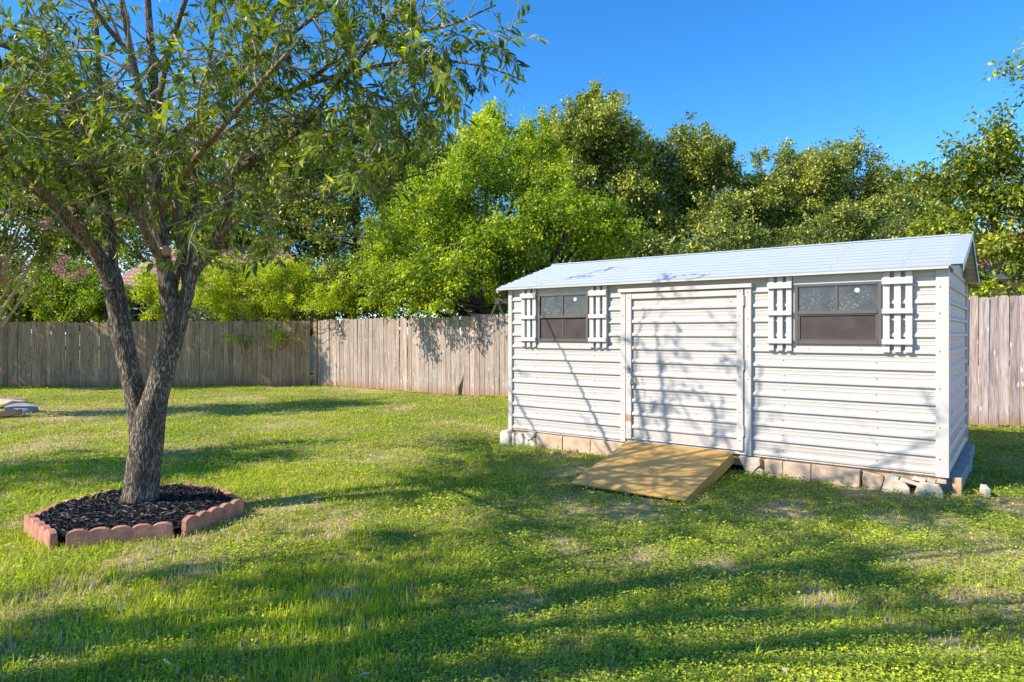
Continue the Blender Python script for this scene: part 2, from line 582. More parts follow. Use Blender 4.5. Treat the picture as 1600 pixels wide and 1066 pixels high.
G1 = [(0.0, (0.012, 0.022, 0.006)), (0.4, (0.035, 0.062, 0.010)), (0.75, (0.075, 0.115, 0.014)), (1.0, (0.13, 0.17, 0.022))]
M['leaf_main'] = leaf_mat('glossy_olive_leaf', [(0.0, (0.014, 0.030, 0.008)), (0.45, (0.050, 0.090, 0.016)), (0.8, (0.115, 0.165, 0.024)), (1.0, (0.21, 0.25, 0.05))], tfac=0.42, rough=0.40, spec=0.45)
M['leaf_oak'] = leaf_mat('live_oak_leaf', [(0.0, (0.016, 0.034, 0.012)), (0.4, (0.050, 0.086, 0.024)), (0.75, (0.105, 0.155, 0.042)), (1.0, (0.19, 0.235, 0.08))], tfac=0.22, rough=0.4, spec=0.5)
M['leaf_bright'] = leaf_mat('bright_green_leaf', [(0.0, (0.018, 0.045, 0.008)), (0.4, (0.070, 0.130, 0.012)), (0.75, (0.150, 0.225, 0.018)), (1.0, (0.26, 0.32, 0.03))], tfac=0.38, rough=0.45)
M['leaf_lime'] = leaf_mat('lime_green_leaf', [(0.0, (0.04, 0.075, 0.010)), (0.4, (0.11, 0.17, 0.014)), (0.75, (0.19, 0.26, 0.02)), (1.0, (0.28, 0.33, 0.035))], tfac=0.42, rough=0.5)
M['leaf_mid'] = leaf_mat('mid_green_leaf', [(0.0, (0.016, 0.034, 0.010)), (0.4, (0.045, 0.085, 0.016)), (0.75, (0.095, 0.145, 0.022)), (1.0, (0.17, 0.21, 0.035))], tfac=0.3, rough=0.4)
M['blossom'] = leaf_mat('pale_pink_blossom', [(0.0, (0.40, 0.18, 0.20)), (1.0, (0.62, 0.36, 0.36))], trans=(0.25, 0.2, 0.2), tfac=0.3, rough=0.7, gain=(1, 1, 1))


# ------------------------------------------------------------------ the shed's place (needed by the lawn)
SH_ANG = math.atan2(-0.607, 0.794)
SH_O = Vector((-0.027, 8.786, 0.0))
SH_L, SH_D = 4.82, 2.44
US = Vector((0.794, -0.607, 0)).normalized()
VS = Vector((0.607, 0.794, 0)).normalized()


def shed_uv(x, y):
    dx, dy = x - SH_O.x, y - SH_O.y
    return dx * US.x + dy * US.y, dx * VS.x + dy * VS.y


BED = [(-3.05, 4.60), (-2.42, 4.83), (-2.20, 5.47), (-2.62, 6.10), (-3.10, 6.32), (-3.58, 6.12), (-3.78, 5.58), (-3.66, 5.08)]


def in_poly(x, y, poly):
    inside = np.zeros(np.shape(x), dtype=bool)
    n = len(poly)
    for i in range(n):
        x1, y1 = poly[i]
        x2, y2 = poly[(i + 1) % n]
        c = ((y1 > y) != (y2 > y)) & (x < (x2 - x1) * (y - y1) / (y2 - y1 + 1e-12) + x1)
        inside ^= c
    return inside


def vnoise(x, y, seed, freq):
    """smooth value noise on a plane"""
    rng = np.random.default_rng(seed)
    g = rng.random((128, 128))
    xx, yy = x * freq + 500, y * freq + 500
    xi, yi = np.floor(xx).astype(int), np.floor(yy).astype(int)
    fx, fy = xx - xi, yy - yi
    fx, fy = fx * fx * (3 - 2 * fx), fy * fy * (3 - 2 * fy)
    q = lambda a, b: g[a % 128, b % 128]
    return (q(xi, yi) * (1 - fx) + q(xi + 1, yi) * fx) * (1 - fy) + (q(xi, yi + 1) * (1 - fx) + q(xi + 1, yi + 1) * fx) * fy


def fbm(x, y, seed, freq):
    return 0.55 * vnoise(x, y, seed, freq) + 0.28 * vnoise(x, y, seed + 1, freq * 2.1) + 0.17 * vnoise(x, y, seed + 2, freq * 4.3)


# dry straw patches seen in the lawn: ground point and radius
DRY = [(ground_at(px, py), r) for px, py, r in (
    (60, 690, .9), (150, 640, 1.6), (95, 915, .13), (80, 800, .25), (235, 870, .22), (300, 895, .13), (515, 815, .30), (440, 790, .35),
    (905, 735, .35), (1265, 690, .3), (1470, 1005, .16), (1440, 880, .26), (1540, 950, .20), (1590, 800, .3), (1125, 875, .15), (885, 850, .15),
    (1010, 865, .2), (580, 605, 1.0), (1230, 800, .3), (1400, 820, .2), (440, 660, .5), (20, 960, .12), (530, 925, .1), (880, 712, .22), (1330, 770, .2), (1270, 940, .15))]


def dryness(x, y):
    d = np.zeros_like(x)
    wob = (fbm(x, y, 31, 4.0) - 0.5) * 1.3 + (vnoise(x, y, 37, 22.0) - .5) * 1.0
    for p, r in DRY:
        q = np.hypot((x - p.x), (y - p.y) * 0.8) / (r * 1.25)
        d = np.maximum(d, np.clip(1.1 - q + wob, 0, 1) * .85)
    d = np.maximum(d, np.clip((fbm(x, y, 5, 0.9) - 0.585) * 4.0 + (vnoise(x, y, 39, 14.0) - .5) * .8, 0, 1) * 0.75 * (fbm(x, y, 5, 0.9) > .555))
    return d


# ------------------------------------------------------------------ ground
def grid_axis(fine0, fine1, step, far):
    a = list(np.arange(fine0, fine1, step))
    s = step
    lo, hi = [fine0], [fine1]
    while hi[-1] < far:
        s *= 1.5
        hi.append(hi[-1] + s)
        lo.append(lo[-1] - s)
    return np.array(sorted(set(lo[1:] + a + hi)))


gx = grid_axis(-16, 12, 0.12, 400)
gy = grid_axis(-3, 24, 0.12, 500)
XX, YY = np.meshgrid(gx, gy)
V = np.stack([XX, YY, gz(XX, YY)], -1).reshape(-1, 3)
nx, ny = len(gx), len(gy)
ii = (np.arange(ny - 1)[:, None] * nx + np.arange(nx - 1)[None, :]).ravel()
Fq = np.stack([ii, ii + 1, ii + nx + 1, ii + nx], 1)
gm = mesh_np('ground', V, Fq, tone=dryness(XX.ravel(), YY.ravel()), smooth=True)
m, t, b = new_mat('lawn_soil')
gc = t.nodes.new('ShaderNodeNewGeometry')
n1 = noise(t, gc.outputs['Position'], 1.3, 6)
n2 = noise(t, gc.outputs['Position'], 22, 6, 0.7)
c1 = ramp(t, n2, [(0.3, (0.08, 0.10, 0.018)), (0.55, (0.22, 0.25, 0.035)), (0.75, (0.38, 0.34, 0.09))])
c2 = ramp(t, n2, [(0.3, (0.15, 0.10, 0.05)), (0.7, (0.50, 0.37, 0.20))])
f = N(t, 'ShaderNodeMapRange')
f.inputs['From Min'].default_value = 0.42
f.inputs['From Max'].default_value = 0.66
t.links.new(n1, f.inputs['Value'])
at = N(t, 'ShaderNodeAttribute', attribute_name='tone')
cdry = ramp(t, n2, [(0.25, (0.30, 0.19, 0.10)), (0.5, (0.55, 0.40, 0.22)), (0.75, (0.72, 0.56, 0.36))])
afac = N(t, 'ShaderNodeMath', operation='MULTIPLY')
afac.inputs[1].default_value = .7
t.links.new(at.outputs['Fac'], afac.inputs[0])
t.links.new(mix(t, afac.outputs[0], mix(t, f.outputs[0], c1, c2), cdry), b.inputs['Base Color'])
b.inputs['Roughness'].default_value = 0.95
b.inputs['Specular IOR Level'].default_value = 0.1
bump(t, b, n2, 0.6, 0.03)
M['soil'] = m
ground = link('ground', gm, m)
tag(ground, 'yard soil under the lawn', kind='structure')


def keep_lawn(x, y):
    u, v = shed_uv(x, y)
    k = ~((u > -0.05) & (u < SH_L + 0.05) & (v > -0.03) & (v < SH_D + 0.05))
    k &= ~in_poly(x, y, BED)
    ur = (u - 1.72) - (-v) * 0.13
    k &= ~((ur > 0.0) & (ur < 1.20) & (v < 0) & (v > -1.55))
    k &= y < fence_y(x) - 0.02
    return k


FENCE_C = Vector((-5.69, 19.40, 0))           # the fence corner
FENCE_DIR = Vector((12.36, -9.46, 0)).normalized()


BEND = FENCE_C + FENCE_DIR * 15.35
BEND_DIR = Vector((0.95, -0.31, 0)).normalized()


def fence_y(x):
    y = np.where(x < FENCE_C.x, FENCE_C.y, FENCE_C.y + (x - FENCE_C.x) * FENCE_DIR.y / FENCE_DIR.x)
    return np.where(x > BEND.x, BEND.y + (x - BEND.x) * BEND_DIR.y / BEND_DIR.x, y)


def sample_area(y0, y1, per_m2, margin=1.03):
    area_max_x = 0.765 * y1 * margin
    n = int(per_m2 * (y1 - y0) * area_max_x * 2)
    x = NR.uniform(-area_max_x, area_max_x, n)
    y = NR.uniform(y0, y1, n)
    k = np.abs(x) < 0.765 * y * margin + 0.35
    x, y = x[k], y[k]
    k = keep_lawn(x, y)
    return x[k], y[k]


def blades(x, y, h, wd, dry, lean=0.5):
    n = len(x)
    base = np.stack([x, y, gz(x, y) - 0.004], 1)
    a = NR.uniform(0, 2 * np.pi, n)
    ln = NR.normal(0, lean, n)
    d = np.stack([np.cos(a) * np.abs(ln), np.sin(a) * np.abs(ln), np.ones(n)], 1)
    d = unit(d)
    sd_ = np.stack([-np.sin(a + NR.normal(0, .5, n)), np.cos(a), np.zeros(n)], 1)
    h = h[:, None]
    wv = wd[:, None] if isinstance(wd, np.ndarray) else wd
    mid = base + d * h * 0.55
    tip = base + d * h * 0.9 + np.stack([np.cos(a), np.sin(a), np.full(n, -0.3)], 1) * h * np.abs(ln)[:, None] * 0.35
    V = np.stack([base - sd_ * wv / 2, base + sd_ * wv / 2, mid + sd_ * wv * 0.38, mid - sd_ * wv * 0.38, tip], 1).reshape(-1, 3)
    o = np.arange(n)[:, None, None] * 5
    F = (np.array([[0, 1, 2], [0, 2, 3], [3, 2, 4]])[None] + o).reshape(-1, 3)
    return V, F, np.repeat(dry, 5)


def lawn_tone(x, y):
    n = len(x)
    d = dryness(x, y)
    green = 0.30 + 0.42 * (fbm(x, y, 77, 1.2) - 0.5) + NR.normal(0, 0.10, n)
    straw = NR.random(n) < d * 0.8 + 0.04
    return np.where(straw, NR.uniform(0.80, 1.0, n), np.clip(green, 0.0, 0.72)), d


GR = [(0.0, (0.020, 0.042, 0.008)), (0.25, (0.075, 0.13, 0.012)), (0.5, (0.15, 0.22, 0.016)), (0.72, (0.22, 0.26, 0.025)), (0.80, (0.13, 0.135, 0.16)), (1.0, (0.185, 0.19, 0.29))]
M['grass'] = leaf_mat('lawn_grass_blade', GR, tfac=0.35, rough=0.55, spec=0.25, gain=(4.6, 3.2, 2.0))
M['clover'] = leaf_mat('ground_cover_leaf', [(0.0, (0.016, 0.040, 0.012)), (0.3, (0.055, 0.11, 0.016)), (0.6, (0.12, 0.19, 0.018)), (0.85, (0.21, 0.27, 0.025)), (1.0, (0.27, 0.28, 0.05))], tfac=0.3, rough=0.5, spec=0.35, gain=(4.3, 3.1, 2.4))

parts, tones = [], []
for (y0, y1, dens, h0, h1, wd) in ((2.0, 4.2, 5200, .025, .075, .0042), (4.2, 7.5, 2600, .022, .060, .0062), (7.5, 12.0, 950, .020, .050, .012), (12.0, 20.0, 400, .022, .045, .016)):
    x, y = sample_area(y0, y1, dens)
    tn, d = lawn_tone(x, y)
    # long grass towards the left foreground, short creeping cover elsewhere
    tall = np.clip(0.55 - 0.35 * x / (0.5 * y) + 1.4 * (fbm(x, y, 91, 1.1) - 0.5), 0.15, 1.0)
    k = NR.random(len(x)) < 1.0 * (0.35 + 0.65 * tall)
    x, y, tn, d, tall = x[k], y[k], tn[k], d[k], tall[k]
    h = NR.uniform(h0, h1, len(x)) * (0.55 + 0.75 * tall) * np.where(d > .5, .75, 1.0)
    if y0 > 4: h *= 0.85
    V, F, tt = blades(x, y, h, wd * NR.uniform(.7, 1.3, len(x)), tn, 0.55)
    parts.append((V, F)); tones.append(tt)
V, F = join_arrays(parts)
gr = link('grass', mesh_np('grass', V, F, np.concatenate(tones)), M['grass'])
tag(gr, 'lawn of green grass blades with dry straw patches', 'grass', kind='stuff')

parts, tones = [], []
for (y0, y1, dens, sz) in ((2.0, 3.4, 15000, .0135), (3.4, 5.2, 8500, .0155), (5.2, 8.5, 3600, .020), (8.5, 13.0, 1450, .023), (13.0, 20.0, 430, .034)):
    x, y = sample_area(y0, y1, dens)
    d = dryness(x, y)
    cover = np.clip(0.62 + 0.30 * x / (0.5 * y) + 1.5 * (fbm(x, y, 91, 1.1) - 0.5) * -1 + 0.9 * (fbm(x, y, 12, 3.5) - .5), 0.10, 1)
    k = NR.random(len(x)) < cover * (1 - 0.92 * np.clip(d * 1.2, 0, 1))
    x, y, d = x[k], y[k], d[k]
    n = len(x)
    z = gz(x, y) + NR.uniform(0.006, 0.045, n) * (0.5 + fbm(x, y, 44, 3.0)) 
    a = NR.uniform(0, 2 * np.pi, n)
    ax = np.stack([np.cos(a), np.sin(a), NR.normal(0.05, .28, n)], 1)
    nr = np.stack([NR.normal(0, .38, n), NR.normal(0, .38, n), np.ones(n)], 1)
    tn = np.clip(0.40 + 0.5 * (fbm(x, y, 58, 1.5) - .5) + NR.normal(0, .15, n), 0, .92)
    s = sz * NR.uniform(.6, 1.35, n)
    V, F, tt = leaf_arrays(np.stack([x, y, z], 1), ax, nr, s, s * 0.82, tn, fold=0.12)
    parts.append((V, F)); tones.append(tt)
V, F = join_arrays(parts)
gcv = link('ground_cover', mesh_np('ground_cover', V, F, np.concatenate(tones)), M['clover'])
tag(gcv, 'low creeping ground cover of small round leaves in the lawn', 'ground cover', kind='stuff')


# taller tufts of coarse grass, mostly at the left, and a few fallen leaves
TX, TY = [], []
for q in range(150):
    yy = R.uniform(2.2, 6.5)
    xx = R.uniform(-.76, .76) * yy
    if R.random() > .25 + .6 * (xx < -.1 * yy): continue
    for k in range(R.randrange(6, 15)):
        TX.append(xx + R.gauss(0, .03)); TY.append(yy + R.gauss(0, .03))
TX, TY = np.array(TX), np.array(TY)
k = keep_lawn(TX, TY)
TX, TY = TX[k], TY[k]
V, F, tt = blades(TX, TY, NR.uniform(.06, .13, len(TX)), NR.uniform(.005, .009, len(TX)), NR.uniform(.15, .45, len(TX)), .6)
o = link('grass_tufts', mesh_np('grass_tufts', V, F, tt), M['grass'])
tag(o, 'coarse taller tufts standing up out of the lawn', 'grass', kind='stuff')
fx, fy = sample_area(2.2, 9.0, 5)
n = len(fx)
an = NR.uniform(0, 6.28, n)
V, F, tt = leaf_arrays(np.stack([fx, fy, gz(fx, fy) + NR.uniform(.02, .045, n)], 1), np.stack([np.cos(an), np.sin(an), NR.normal(0, .15, n)], 1),
                       np.stack([NR.normal(0, .3, n), NR.normal(0, .3, n), np.ones(n)], 1), NR.uniform(.025, .06, n), NR.uniform(.009, .02, n), NR.uniform(.78, 1, n), long_leaf=True)
o = link('fallen_leaves', mesh_np('fallen_leaves', V, F, tt), M['grass'])
tag(o, 'dry tan leaves fallen on the lawn', 'fallen leaves', kind='stuff')


# ------------------------------------------------------------------ shed
shed = empty('garden_shed', SH_O, SH_ANG, 'white ribbed metal garden shed with shuttered windows and a galvanised roof', 'shed')
Z0, Z1 = 0.166, 2.0
PITCH = 0.1505
RIB0 = 0.181


def rib_profile(h=0.021, back=0.012, p=PITCH):
    """(out, z) pairs; out is negative towards the viewer"""
    return [(0, 0), (-h, 0.007), (-h, 0.026), (-h * .75, 0.036), (0, 0.054), (0, 0.080), (-0.0028, 0.084), (-0.0028, 0.089), (0, 0.093),
            (0, 0.116), (-0.0028, 0.120), (-0.0028, 0.125), (0, 0.129), (0, p), (back, p), (back, 0)]


def strip(name, x0, x1, z, parent, yoff=0.0, p=PITCH, h=0.021, dent=0):
    me = prism_mesh(name, [(a + yoff, q) for a, q in rib_profile(h, 0.012, p)], (x0, x1))
    o = link(name, me, M['siding'], parent)
    o.location = (0, 0, z)
    return o


mesh_cache = {}
for k in range(12):
    z = RIB0 + k * PITCH
    p = PITCH if k < 11 else Z1 - z
    for (x0, x1) in ((0.045, 1.655), (3.14, 4.75)):
        if 7 <= k <= 11:
            # the siding stops at the window's white surround
            wx0, wx1 = (0.455, 1.240) if x0 < 1 else (3.545, 4.345)
            segs = ((x0, wx0), (wx1, x1))
        else:
            segs = ((x0, x1),)
        for s0, s1 in segs:
            key = (round(s1 - s0, 3), round(p, 3))
            if key in mesh_cache:
                o = link('siding_strip', mesh_cache[key], None, shed, (s0, 0, z))
            else:
                o = strip('siding_strip', 0, s1 - s0, 0, shed, p=p)
                mesh_cache[key] = o.data
                o.location = (s0, 0, z)
# above the door
link('header_panel', box_mesh('header_panel', 1.655, 3.14, -0.002, 0.012, 1.90, Z1 - 0.001), M['siding'], shed)
# right gable wall, ribs along the depth
for k in range(16):
    z = RIB0 + k * PITCH
    p = PITCH
    ins = 0.0
    if z + p > Z1:
        ins = max(0.0, (z + p - Z1) / 0.336) + 0.02
    if 1.22 - ins < 0.15: break
    bm = bmesh.new()
    add_prism(bm, rib_profile(0.021, 0.012, p), (0.03 + ins, SH_D - 0.03 - ins), origin=(SH_L - 0.001, 0, z), ax=(0, 1, 0), a=(-1, 0, 0), b=(0, 0, 1))
    link('siding_strip', bm_mesh('gable_strip', bm), M['siding'], shed)
# left gable and back wall
bm = bmesh.new()
add_box(bm, 0.004, 0.02, 0.03, SH_D - 0.03, Z0, Z1)
add_box(bm, 0.03, SH_L - 0.03, SH_D - 0.012, SH_D, Z0, Z1)
add_prism(bm, [(0.03, Z1), (SH_D - .03, Z1), (1.22, 2.39)], (0.004, 0.02), ax=(1, 0, 0), a=(0, 1, 0), b=(0, 0, 1))
for k in range(12):
    z = RIB0 + k * PITCH
    add_box(bm, -0.014, 0.004, 0.05, SH_D - 0.05, z, z + 0.04, 0.006)
    add_box(bm, 0.05, SH_L - 0.05, SH_D, SH_D + 0.018, z, z + 0.04, 0.006)
link('rear_wall', bm_mesh('rear_wall', bm), M['siding'], shed)
link('floor_frame', box_mesh('floor_frame', 0.03, SH_L - 0.03, 0.02, SH_D - 0.02, 0.05, Z0 + 0.006), M['postwood'], shed)
# corner posts of folded trim
for x0, x1, y0, y1 in ((-0.008, 0.053, -0.030, 0.040), (4.743, SH_L + 0.022, -0.030, 0.050), (4.76, SH_L + 0.022, SH_D - 0.05, SH_D + 0.024), (-0.02, 0.05, SH_D - 0.05, SH_D + 0.024)):
    link('corner_trim', box_mesh('corner_trim', x0, x1, y0, y1, Z0 - 0.004, Z1 - 0.012, 0.003), M['trim'], shed)
# base trim
for x0, x1 in ((0.053, 1.648), (3.144, 4.743)):
    link('base_trim', box_mesh('base_trim', x0, x1, -0.012, 0.010, Z0, RIB0 - 0.001, 0.002), M['trim'], shed)
link('base_trim', box_mesh('base_trim', SH_L - 0.010, SH_L + 0.012, 0.05, SH_D - 0.05, Z0, RIB0 - 0.001, 0.002), M['trim'], shed)
# door surround
link('door_trim', box_mesh('door_trim', 1.648, 1.712, -0.046, 0.012, Z0 + .004, 1.889, 0.003), M['trim'], shed)
link('door_trim', box_mesh('door_trim', 3.077, 3.144, -0.046, 0.012, Z0 + .004, 1.889, 0.003), M['trim'], shed)
link('door_lintel', box_mesh('door_lintel', 1.626, 3.155, -0.070, 0.0, 1.892, 1.934, 0.003), M['trim'], shed)
link('door_sill', box_mesh('door_sill', 1.713, 3.076, -0.020, 0.05, Z0 + .004, 0.206, 0.003), M['trim'], shed)

# door
DZ0, DZ1 = 0.213, 1.876
door = link('door', box_mesh('door', 1.722, 3.062, -0.004, 0.010, DZ0, DZ1), M['siding'], shed)
for a in ((1.720, 1.788, -0.050, 0.0, DZ0, DZ1), (2.996, 3.064, -0.050, 0.0, DZ0, DZ1), (1.789, 2.995, -0.046, 0.0, 1.814, DZ1), (1.789, 2.995, -0.040, -0.005, DZ0 - .001, 0.232)):
    link('door_rail', box_mesh('door_rail', *a, 0.003), M['rusty'] if a[0] == 1.720 else M['trim'], door)
dm = None
for k in range(11):
    z = RIB0 + k * PITCH
    if k == 0:
        link('siding_strip', box_mesh('door_strip', 1.790, 2.994, -0.018, -0.006, 0.234, z + PITCH), M['siding'], door)
        continue
    p = min(PITCH, 1.813 - z)
    if dm is None or p < PITCH:
        dm = prism_mesh('door_strip', [(a - 0.018, min(q, p)) for a, q in rib_profile(0.021, 0.012, PITCH)] if p >= PITCH else
                        [(-0.018, 0), (-0.038, .008), (-0.038, .028), (-0.033, .036), (-0.018, .05), (-0.018, p), (-0.006, p), (-0.006, 0)], (1.790, 2.994))
    link('siding_strip', dm, M['siding'], door, (0, 0, z))
for z in (0.42, 1.10, 1.76):
    bm = bmesh.new()
    add_box(bm, 3.060, 3.082, -0.058, -0.047, z - 0.05, z + 0.05, 0.002)
    bmesh.ops.create_cone(bm, cap_ends=True, segments=10, radius1=0.007, radius2=0.007, depth=0.11, matrix=Matrix.Translation((3.070, -0.060, z)))
    link('hinge', bm_mesh('hinge', bm), M['trim'], door)
# latch: a hasp with its hanging pin
bm = bmesh.new()
add_box(bm, 1.735, 1.765, -0.060, -0.050, 0.97, 1.06, 0.002)
add_box(bm, 1.70, 1.775, -0.068, -0.060, 1.02, 1.04, 0.002)
pth = smooth_path([(1.745, -0.075, 1.035, .007), (1.79, -0.085, 0.97, .006), (1.835, -0.085, 0.885, .005)], 0.02)
lv, lf = tube_arrays(pth, 7)
vs = [bm.verts.new(p) for p in lv]
for fc in lf: bm.faces.new([vs[i] for i in fc])
pth = smooth_path([(1.80, -0.075, 0.90, .006), (1.795, -0.08, 0.86, .006), (1.80, -0.075, 0.81, .006)], 0.02)
lv, lf = tube_arrays(pth, 7)
vs = [bm.verts.new(p) for p in lv]
for fc in lf: bm.faces.new([vs[i] for i in fc])
add_box(bm, 1.792, 1.822, -0.080, -0.040, 0.845, 0.875, 0.003)
link('latch', bm_mesh('latch', bm), M['latch'], door)


def window(x0, x1, z0, z1, lower_mullion, label):
    wdw = link('window', box_mesh('window_surround', x0 - 0.022, x1 + 0.022, -0.026, 0.010, 1.234, Z1 - 0.001, 0.002), M['trim'], shed)
    wdw['label'] = label
    fw = 0.034
    zm = (z0 + z1) / 2 + 0.012
    xm = (x0 + x1) / 2
    bm = bmesh.new()
    add_box(bm, x0, x0 + fw, -0.052, -0.027, z0, z1, 0.003)
    add_box(bm, x1 - fw, x1, -0.052, -0.027, z0, z1, 0.003)
    add_box(bm, x0 + fw, x1 - fw, -0.050, -0.027, z0, z0 + fw, 0.003)
    add_box(bm, x0 + fw, x1 - fw, -0.050, -0.027, z1 - fw * .8, z1, 0.003)
    link('window_frame', bm_mesh('window_frame', bm), M['bronze'], wdw)
    link('meeting_rail', box_mesh('meeting_rail', x0 + fw, x1 - fw, -0.056, -0.027, zm - 0.018, zm + 0.018, 0.004), M['bronze'], wdw)
    link('glazing_bar', box_mesh('glazing_bar', xm - 0.011, xm + 0.011, -0.045, -0.0275, zm + 0.018, z1 - fw * .8, 0.002), M['bronze'], wdw)
    # upper panes, lower sash with its screen
    link('pane', box_mesh('pane', x0 + fw, xm - 0.011, -0.034, -0.0272, zm + 0.018, z1 - fw * .8), M['glass'], wdw)
    link('pane', box_mesh('pane', xm + 0.011, x1 - fw, -0.034, -0.0272, zm + 0.018, z1 - fw * .8), M['glass'], wdw)
    if lower_mullion:
        link('glazing_bar', box_mesh('glazing_bar', xm - 0.008, xm + 0.008, -0.0385, -0.0275, z0 + fw, zm - 0.018, 0.002), M['bronze'], wdw)
        link('pane', box_mesh('pane', x0 + fw, xm - 0.008, -0.034, -0.0272, z0 + fw, zm - 0.018), M['screen'], wdw)
        link('pane', box_mesh('pane', xm + 0.008, x1 - fw, -0.034, -0.0272, z0 + fw, zm - 0.018), M['screen'], wdw)
    else:
        bm = bmesh.new()
        for a in ((x0 + fw, x0 + fw + .016, z0 + fw, zm - .018), (x1 - fw - .016, x1 - fw, z0 + fw, zm - .018), (x0 + fw + .016, x1 - fw - .016, z0 + fw, z0 + fw + .012), (x0 + fw + .016, x1 - fw - .016, zm - .030, zm - .018)):
            add_box(bm, a[0], a[1], -0.046, -0.0275, a[2], a[3], 0.002)
        link('screen_frame', bm_mesh('screen_frame', bm), M['bronze'], wdw)
        link('window_screen', box_mesh('window_screen', x0 + fw + .016, x1 - fw - .016, -0.034, -0.0272, z0 + fw + .012, zm - .030), M['screen'], wdw)
    bm = bmesh.new()
    sx = xm + (x1 - xm) * (0.46 if not lower_mullion else 0.48)
    bmesh.ops.create_cone(bm, cap_ends=True, segments=18, radius1=0.021, radius2=0.021, depth=0.002,
                          matrix=Matrix.Translation((sx, -0.0352, z1 - 0.075)) @ Matrix.Rotation(math.pi / 2, 4, 'X'))
    link('sticker', bm_mesh('sticker', bm), M['sticker'], wdw)
    return wdw


window(0.480, 1.218, 1.321, 1.912, True, 'dusty window left of the door')
window(3.566, 4.325, 1.319, 1.903, False, 'dark screened window right of the door')


def shutter(x0, x1):
    sh = empty('shutter', (0, 0, 0), parent=shed)
    wd = (x1 - x0)
    sw = wd * 0.235
    for q, xa in enumerate((x0, (x0 + x1) / 2 - sw / 2, x1 - sw)):
        j = R.uniform(-.006, .006)
        link('slat', box_mesh('slat', xa, xa + sw, -0.050, -0.022, 1.252 + j, 1.984, 0.003), M['shutter'], sh)
    for za, zb in ((1.868, 1.928), (1.602, 1.648), (1.322, 1.372)):
        link('batten', box_mesh('batten', x0 - 0.006, x1 + 0.006, -0.076, -0.0502, za, zb, 0.003), M['shutter'], sh)


shutter(0.222, 0.450)
shutter(1.236, 1.466)
shutter(3.316, 3.540)
shutter(4.335, 4.568)

# screw heads, too small to part one from another
bm = bmesh.new()


def screw(x, y, z, r=0.0055, rot=None):
    mt = Matrix.Translation((x, y, z)) @ (rot or Matrix.Rotation(math.pi / 2, 4, 'X'))
    bmesh.ops.create_cone(bm, cap_ends=True, segments=6, radius1=r, radius2=r * .7, depth=0.006, matrix=mt)


for k in range(12):
    z = RIB0 + k * PITCH + 0.068
    for x in ((0.42, 1.28) if k < 7 else ()) + ((3.45, 4.28) if k < 7 else ()):
        screw(x + R.uniform(-.01, .01), -0.003, z + R.uniform(-.004, .004))
for z in (0.3, 0.62, 0.95, 1.27, 1.6, 1.83):
    for x, y in ((1.68, -0.049), (3.11, -0.049), (1.752, -0.053), (3.03, -0.053), (4.775, -0.033)):
        screw(x, y, z + R.uniform(-.03, .03))
for x in (3.05, 3.5, 3.9, 4.3, 4.65, 0.3, 0.8, 1.3):
    if not 1.65 < x < 3.14: screw(x, -0.014, 0.174, 0.004)
for x, z in ((2.3, 1.53), (2.62, 1.69), (2.35, 0.72), (2.55, 0.55), (2.1, 1.36), (2.93, 1.755)):
    screw(x, -0.021, z)
for k in range(11):
    for y in (0.55, 1.05, 1.75):
        screw(SH_L + 0.002, y, RIB0 + k * PITCH + 0.068, rot=Matrix.Rotation(math.pi / 2, 4, 'Y'))
for wx0, wx1 in ((0.56, 1.10), (3.70, 4.15)):
    for x in (wx0, wx1): screw(x, -0.028, 1.275)
sc = link('screw_heads', bm_mesh('screw_heads', bm), M['screw'], shed)
sc['kind'] = 'stuff'

# roof: ribbed sheets laid along the ridge, as in the photograph
roof = empty('roof', (0, 0, 0), parent=shed)
EV, RG = (-0.10, 2.010), (1.22, 2.415)
sl = math.hypot(RG[0] - EV[0], RG[1] - EV[1])
sy, sz_ = (RG[0] - EV[0]) / sl, (RG[1] - EV[1]) / sl
RX0, RX1 = -0.145, SH_L + 0.115
n_c = 9
pc = sl / n_c


def roof_prof(p):
    return [(0, 0), (p * .30, 0), (p * .36, .006), (p * .42, 0), (p * .58, 0), (p * .71, .012), (p * .88, .012), (p * .985, 0), (p, 0), (p, -0.006), (0, -0.006)]


def roof_course(front, k, mat, x0, x1, name='roof_panel'):
    bm = bmesh.new()
    if front:
        add_prism(bm, roof_prof(pc), (x0, x1), origin=(0, EV[0] + sy * pc * k, EV[1] + sz_ * pc * k), ax=(1, 0, 0), a=(0, sy, sz_), b=(0, -sz_, sy))
    else:
        add_prism(bm, roof_prof(pc), (x0, x1), origin=(0, 2 * RG[0] - EV[0] - sy * pc * k, EV[1] + sz_ * pc * k), ax=(1, 0, 0), a=(0, -sy, sz_), b=(0, sz_, sy))
    return link(name, bm_mesh(name, bm), mat, roof)


for k in range(n_c):
    roof_course(True, k, M['roof'], RX0, RX1)
    roof_course(False, k, M['roof'], RX0, RX1)
# painted underside boards of the overhang, with the same ribs
for front in (True, False):
    bm = bmesh.new()
    sgn = 1 if front else -1
    y0 = EV[0] if front else 2 * RG[0] - EV[0]
    for k in range(n_c):
        add_prism(bm, [(0.004, -0.0075), (pc - .002, -0.0075), (pc * .8, -0.013), (pc * .5, -0.024), (pc * .2, -0.013)], (SH_L + 0.025, RX1 - 0.004),
                  origin=(0, y0 + sgn * sy * pc * k, EV[1] + sz_ * pc * k), ax=(1, 0, 0), a=(0, sgn * sy, sz_), b=(0, -sgn * sz_, sy))
    link('roof_underside', bm_mesh('roof_underside', bm), M['underside'], roof)
